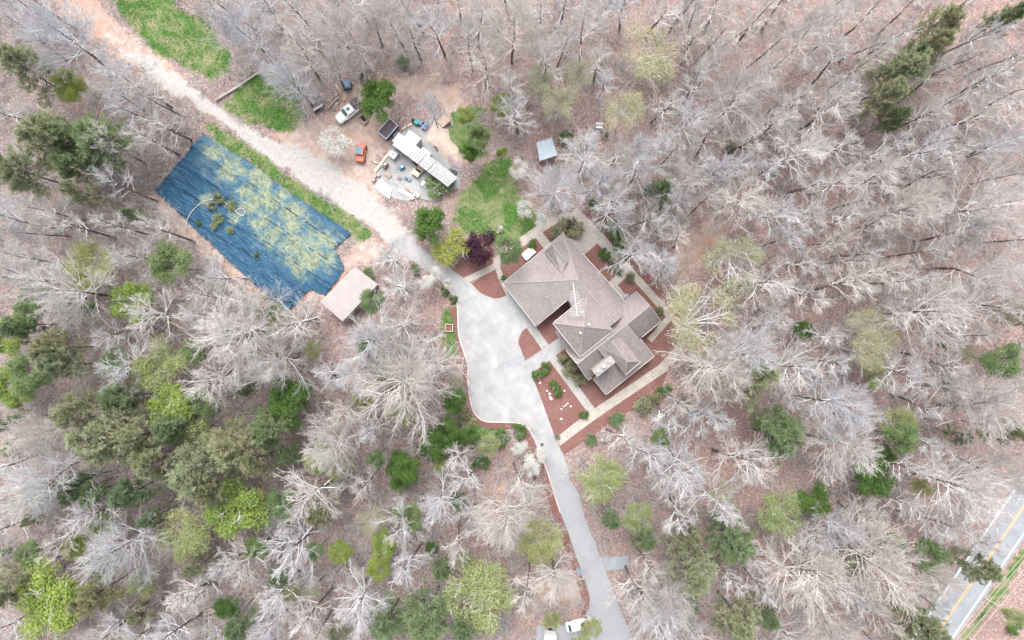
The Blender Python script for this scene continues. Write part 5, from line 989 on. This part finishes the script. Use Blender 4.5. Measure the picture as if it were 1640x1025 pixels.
SHR = [('shrub', 967, 408, 11, 'vivid green shrub in the second garden bed right of the house'), ('shrubolive', 912, 364, 24, 'olive spreading shrub at the top corner of the house'), ('shrubolive', 893, 372, 13, 'small dark shrub beside the olive shrub at the top corner'),
    ('shrub', 1001, 411, 8, 'low green shrub outside the garden path right of the house'), ('shrubolive', 980, 424, 12, 'brownish shrub at the right end of the second garden bed'), ('shrub', 991, 434, 7, 'small green shrub at the lower corner of the second garden bed'),
    ('shrub', 873, 590, 10, 'bright green groundcover at the front walk corner'), ('shrub', 862, 600, 10, 'bright green groundcover touching the driveway below the front walk'), ('shrub', 888, 617, 9, 'green clump among rocks, upper one of two in the front bed'), ('shrub', 894, 628, 9, 'green clump among rocks, lower one of two in the front bed'),
    ('shrub', 935, 664, 8, 'round green shrub at the bottom end of the stone walk'), ('shrubolive', 905, 578, 13, 'dark olive hedge plant nearest the front door'), ('shrubolive', 915, 592, 15, 'dark olive hedge plant in the middle of the front hedge'), ('shrubolive', 928, 606, 14, 'dark olive hedge plant at the lower end of the front hedge'),
    ('shrub', 808, 448, 7, 'green hedge plant at the left corner of the house'), ('shrub', 812, 458, 5, 'low hedge plant just below the green corner hedge'), ('shrubspiky', 988, 673, 14, 'spiky green shrub in the mulch below the lower path'), ('shrubspiky', 947, 703, 11, 'spiky green shrub left of the white flowering shrub'), ('shrubwhite', 970, 702, 9, 'white flowering shrub at the edge of the lower mulch'),
    ('shrubwhite', 962, 362, 8, 'white pink flowering shrub outside the top garden path'), ('shrub', 985, 370, 15, 'green shrub patch outside the upper right garden path'), ('shrub', 993, 392, 14, 'green shrub patch next to the pale bare tree right of the path'), ('shrub', 965, 335, 14, 'green shrub above the corner of the top garden path'), ('shrub', 950, 325, 8, 'small green plant above the apex of the garden path'),
    ('shrubolive', 1055, 497, 8, 'small green plant near the right end of the garden beds'), ('shrub', 1058, 500, 5, 'tiny green plant beside the right garden path'), ('shrubolive', 1030, 653, 18, 'dark green shrub right of the lower mulch band'), ('shrub', 1063, 625, 12, 'green shrub near the lower right end of the path'), ('shrubolive', 1048, 640, 14, 'olive shrub between two green shrubs below the path'),
    ('shrubspiky', 1095, 645, 9, 'light green shrub just above the teal bin'), ('shrub', 832, 690, 13, 'bluish green shrub at the driveway bend'), ('shrubolive', 893, 699, 6, 'small grey green shrub where path meets driveway'), ('shrubolive', 1008, 445, 10, 'spiky olive plant in the third garden bed'), ('shrub', 665, 432, 9, 'blue green round shrub left of the curving driveway'),
    ('shrub', 713, 466, 8, 'green shrub beside the driveway near the white blossom trees'), ('shrub', 905, 222, 14, 'dark green shrub right of the blue roofed shed'), ('shrubolive', 935, 235, 12, 'brown green shrub right of the blue roofed shed'), ('shrubolive', 970, 217, 7, 'little shrub just below the beehive boxes'), ('shrub', 1028, 250, 10, 'small dark shrub right and below the beehive boxes'),
    ('shrubspiky', 700, 300, 22, 'arching pale green shrub at the lower end of the white workshop'), ('shrubspiky', 718, 290, 12, 'small green shrub touching the workshop end wall'), ('shrubolive', 1170, 232, 13, 'mossy shrub in the woods right of the beehive boxes'), ('shrubpale', 760, 700, 18, 'pale beige shrub below the driveway bend'), ('shrub', 690, 720, 22, 'wide green shrub at the left of the shrub belt'), ('shrub', 720, 700, 20, 'wide green shrub in the middle of the shrub belt'),
    ('shrub', 800, 700, 17, 'green shrub right end of the belt below the driveway'), ('shrubolive', 745, 670, 20, 'olive shrub hugging the lower left driveway curve'), ('shrub', 770, 740, 14, 'small green shrub below the shrub belt'), ('shrub', 640, 735, 17, 'green shrub left of the shrub belt'), ('shrubolive', 350, 318, 11, 'olive weed clump growing through the blue tarp near the hose'), ('shrubolive', 340, 330, 8, 'second weed clump on the tarp inside the hose loop'),
    ('shrub', 318, 357, 5, 'tiny green weed on the tarp right of the hose end'), ('shrubpale', 347, 350, 11, 'dry beige weed clump on the tarp below the hose'), ('shrubpale', 370, 330, 11, 'dry pinkish weed clump on the tarp right of the hose'), ('shrubpale', 343, 362, 8, 'lowest dry weed clump on the blue tarp'), ('shrubpale', 369, 367, 8, 'dry weed clump on the tarp below the hose loop'),
    ('shrub', 411, 408, 5, 'tiny lime weed at the middle of the blue tarp'), ('shrubspiky', 590, 440, 12, 'green weeds right of the brown shed top corner'), ('shrub', 850, 390, 9, 'low green plants by the garden path left of the hatch'), ('shrubwhite', 800, 368, 7, 'white edged shrub on the lawn above the purple tree'), ('shrub', 1515, 617, 8, 'small green shrub beside the fallen trunk at right'), ('shrub', 1525, 648, 9, 'small green shrub below the fallen trunk at right'), ('shrubolive', 1493, 664, 7, 'small olive shrub at the lower end of the fallen trunk'),
    ('shrub', 640, 95, 8, 'small green shrub in the woods above the round pine'), ('shrubspiky', 648, 100, 9, 'pale green sapling above the orange dirt track'), ('shrub', 1510, 550, 8, 'small green shrub under the big bluish bare trees'), ('shrub', 835, 983, 0.1, ''), ('shrub', 1625, 1005, 12, 'green shrub in the bottom right corner'), ('shrub', 12, 882, 10, 'small green shrub at the lower left edge')]
for kind, px, py, r, lb in SHR:
    if not lb: continue
    hh = max(.5, min(1.6, r*.1)); x, y, _ = W(px, py, hh*.5); put(kind, x, y, r*S/1.5, hh/1.1, lb, 'shrub', 'shrub', 'shrubs', rt)

# ------------------------------------------------------------------ fallen trunks, rocks, undergrowth
FALL = [((345, 162), (420, 113), .2, 'fall', 'long grey fallen trunk lying between the two upper lawns'), ((1515, 605), (1472, 660), .22, 'fall', 'pale fallen trunk right of centre near the small green shrubs'), ((330, 978), (400, 950), .10, 'palewood', 'thin pale fallen stem at the lower left brush pile, upper one'), ((375, 1012), (418, 945), .13, 'palewood', 'pale fallen stem at the lower left brush pile, right one'),
    ((334, 985), (337, 1040), .12, 'palewood', 'pale fallen stem running down from the lower left brush pile'), ((312, 988), (365, 968), .09, 'palewood', 'short pale stem crossing the lower left brush pile'), ((1452, 645), (1470, 628), .10, 'fall', 'short white broken branch left of the fallen trunk'), ((660, 60), (690, 55), .1, 'fall', 'short pale branch on the ground above the orange track'),
    ((585, 790), (592, 755), .08, 'fall', 'thin pale stem standing out in the lower woods'), ((200, 975), (225, 955), .10, 'palewood', 'short pale stem on bare litter below the lime tree'), ((1110, 655), (1114, 640), .05, 'fall', 'little stick above the teal bin'), ((1355, 610), (1346, 628), .07, 'fall', 'thin pale stick left of the broad bare trees at right'),
    ((60, 590), (108, 582), .13, 'fall', 'grey fallen log in the left woods by the lime trees'), ((548, 828), (572, 805), .07, 'palewood', 'thin tan stem lying in the lower middle woods'), ((632, 823), (645, 800), .06, 'palewood', 'short tan stem lying left of the small teal pine'), ((940, 130), (975, 84), .0, 'deadw', ''),
    ((90, 870), (130, 890), .12, 'deadw', 'dark fallen log beside the small lime tree at lower left'), ((150, 905), (80, 910), .11, 'deadw', 'dark fallen log left of the big pale bare tree lower left'), ((1330, 985), (1300, 955), .12, 'deadw', 'dark fallen log in the lower right woods'), ((1345, 815), (1310, 865), .16, 'deadw', 'dark rotten trunk lying in the litter at lower right'), ((510, 930), (552, 893), .12, 'deadw', 'dark log running to the round lime tree')]
for p, q, r, mt, lb in FALL:
    if lb: log(lb, p, q, r, mt, 'fallen_trunk', cat='log')
RK = random.Random(9); ROCKS = [(865, 613), (886, 622), (894, 624), (893, 631), (880, 631), (881, 636), (899, 655), (903, 651), (906, 649), (909, 646), (914, 651), (899, 671), (876, 626), (883, 639), (904, 626)]
def brush_pile():
    rr = random.Random(17); mb = MB(); c = W(368, 978)
    for k in range(46):
        fam = k % 3; a = (R(62), R(18), R(88))[fam]+rr.gauss(0, .16); L = rr.uniform(2.2, 6.5); ox = (3.6, -1.5, -3.2)[fam]+rr.gauss(0, .9); oy = (1.2, 0, -2.8)[fam]+rr.gauss(0, 1.0); z = rr.uniform(.1, .6)
        dx, dy = math.cos(a)*L/2, math.sin(a)*L/2; q = (c[0]+ox, c[1]+oy); r = rr.uniform(.03, .09)
        mb.tube([(q[0]-dx, q[1]-dy, z), (q[0]+rr.gauss(0, .12), q[1]+rr.gauss(0, .12), z+rr.uniform(0, .25)), (q[0]+dx, q[1]+dy, z+rr.uniform(-.05, .3))], [r, r*.85, r*.5], 5)
    tag(mb.obj('brush_pile', M['fall'], None, origin=c), 'tangled pile of long pale cut stems in the lower left woods', 'brush pile')
brush_pile()
NUM = ['at the top', 'under the first green clump', 'right of the first green clump', 'under the second green clump', 'left of the green clumps', 'left of the middle', 'leftmost of the middle cluster', 'second of the middle cluster', 'topmost of the middle cluster', 'right of the middle cluster', 'rightmost of the middle cluster', 'by the lower ring bush', 'farthest left', 'just below the left rocks', 'nearest the stone walk']
for (px, py), nm in zip(ROCKS, NUM):
    q = W(px, py); mb = MB(); n = 7; r = RK.uniform(.14, .26); rings = []
    for z, k in ((0, 1), (.1, 1.05), (.2, .6)): rings.append([(q[0]+math.cos(2*PI*i/n+r)*r*k*RK.uniform(.8, 1.2), q[1]+math.sin(2*PI*i/n+r)*r*k*RK.uniform(.7, 1.1), .02+z) for i in range(n)])
    mb.loft(rings); tag(mb.obj('rock', M['rock'], None, origin=(q[0], q[1], 0)), 'small pale rock in the front mulch bed, '+nm, 'rock', 'rocks in the front bed')
def brush():
    """thin saplings and twig litter over the whole forest floor, one mass nobody could count"""
    rs = np.random.RandomState(77); n = 20000; px = rs.uniform(-120, 1760, n); py = rs.uniform(-90, 1115, n); keep = []
    dens = vnoise(px, py, 70, 31)*.6+vnoise(px, py, 25, 32)*.4+.16*(px < 760)
    for i in range(n):
        if dens[i] > .47 and not blocked(px[i], py[i]): keep.append(i)
    keep = np.array(keep); n = len(keep); x = (px[keep]-820)*S; y = (512.5-py[keep])*S; P = np.stack([x, y, np.full(n, -.25)], 1)
    hh = rs.uniform(.6, 3.2, n); m = 5; P = np.repeat(P, m, 0); a = rs.uniform(0, 2*PI, n*m); el = np.radians(rs.uniform(20, 85, n*m)); D = np.stack([np.cos(a)*np.cos(el), np.sin(a)*np.cos(el), np.sin(el)], 1); L = np.repeat(hh, m)*rs.uniform(.5, 1.1, n*m)
    ns = 2600; sx = rs.uniform(-120, 1760, ns); sy = rs.uniform(-90, 1115, ns); kk = [i for i in range(ns) if not blocked(sx[i], sy[i]) and not blocked(sx[i]+14*(1 if sx[i] > 820 else -1), sy[i])]; ns = len(kk)
    SP = np.stack([(sx[kk]-820)*S, (512.5-sy[kk])*S, rs.uniform(.5, 3., ns)], 1); q = 9; SP = np.repeat(SP, q, 0); a = rs.uniform(0, 2*PI, ns*q); el = np.radians(rs.uniform(25, 75, ns*q)); SD = np.stack([np.cos(a)*np.cos(el), np.sin(a)*np.cos(el), np.sin(el)], 1)
    P = np.concatenate([P, SP]); D = np.concatenate([D, SD]); L = np.concatenate([L, np.repeat(rs.uniform(1.4, 3.6, ns), q)*rs.uniform(.6, 1.1, ns*q)]); m = 1; n = len(P)
    g = grow(P, D, L, np.full(n*m, .024), rs, 3, .13, .05, .6); c = children(g[0], g[1], g[2], L, 5, rs, 25, 60, .2, 1, (.35, .6)); h = grow(c[0], c[1], c[2], np.full(len(c[2]), .016), rs, 2, .2, .05, .7)
    v, f = join([prisms(*segs_of(g[0], g[1])), prisms(*segs_of(h[0], h[1]))]); o = mesh_obj('undergrowth', v, f, M['brush']); tag(o, 'thin grey brush and saplings over the forest floor', 'undergrowth', kind='stuff'); print('brush', n, len(f))
brush()
def tufts(name, label, polys, n, mt, s, seed, hgt=.1, dens_fn=None, tarp=False):
    rs = np.random.RandomState(seed); allp = [q for p in polys for q in p]; x0, x1 = min(p[0] for p in allp), max(p[0] for p in allp); y0, y1 = min(p[1] for p in allp), max(p[1] for p in allp)
    px = rs.uniform(x0, x1, n*3); py = rs.uniform(y0, y1, n*3); X = (px-820)*S; Y = (512.5-py)*S; sd = np.max([sdist(X, Y, p) for p in polys], 0); k = (sd > .1)
    if dens_fn is not None: k &= dens_fn(X, Y, rs)
    X, Y = X[k][:n], Y[k][:n]; m = len(X); Cn = np.stack([X, Y, rs.uniform(.02, hgt, m)+(.12 if tarp else -.05)], 1)
    v, f = cards(Cn, unit(rs.normal(0, .5, (m, 3))+np.array([0, 0, .9])), s, rs, 2.2); o = mesh_obj(name, v, f, M[mt]); tag(o, label, name.replace('_', ' '), kind='stuff')
def wd(X, Y, rs):
    q, GX, GY, _ = TQ; i = np.clip(((Y-GY[0, 0])/.3).astype(int), 0, q.shape[0]-1); j = np.clip(((X-GX[0, 0])/.3).astype(int), 0, q.shape[1]-1)
    return rs.rand(len(X)) < q[i, j]*vnoise(X, Y, 1.3, 61)*1.5*(vnoise(X, Y, .5, 62)+.3)
tufts('weeds', 'yellow green weeds spreading over the blue tarp', [TARP], 3800, 'weed', .15, 5, .3, wd, True)
tufts('grass_tufts', 'rough green grass growing on the lawns', GRASS[:6], 26000, 'vivid', .14, 6, .12, lambda X, Y, rs: rs.rand(len(X)) < vnoise(X, Y, 2.5, 63)*1.4)
def outer_woods():
    """the woods go on outside the frame: seen only from other viewpoints"""
    rs = np.random.RandomState(91); V = []; n = 0
    protos = [bare_geo(900+i, 16, 4.6, 11, .04, 5, 4, 2, .03) for i in range(3)]
    for i in range(150):
        for _ in range(50):
            x = rs.uniform(-125, 125); y = rs.uniform(-88, 88)
            if abs(x) > 94 or abs(y) > 60: break
        g = protos[i % 3]; a = rs.uniform(0, 6.28); co, si = math.cos(a), math.sin(a); s_ = rs.uniform(.85, 1.15)
        for v, f in (g[0], g[1]):
            q = v*s_; V.append((np.stack([q[:, 0]*co-q[:, 1]*si+x, q[:, 0]*si+q[:, 1]*co+y, q[:, 2]], 1), f))
    quads = [p for p in V]; v, f = join(quads); o = mesh_obj('woods', v, f, M['twig']); tag(o, 'bare woods continuing beyond the clearing', 'woods', kind='stuff')
outer_woods()
for o in list(bpy.data.objects):
    if '_o' in o: del o['_o']
_seen = {}
for o in bpy.data.objects:
    if o.parent is None and 'label' in o:
        if o['label'] in _seen: print('DUP LABEL', o['label'])
        _seen[o['label']] = 1
        if len(o['label'].split()) > 16: print('LONG', o['label'])
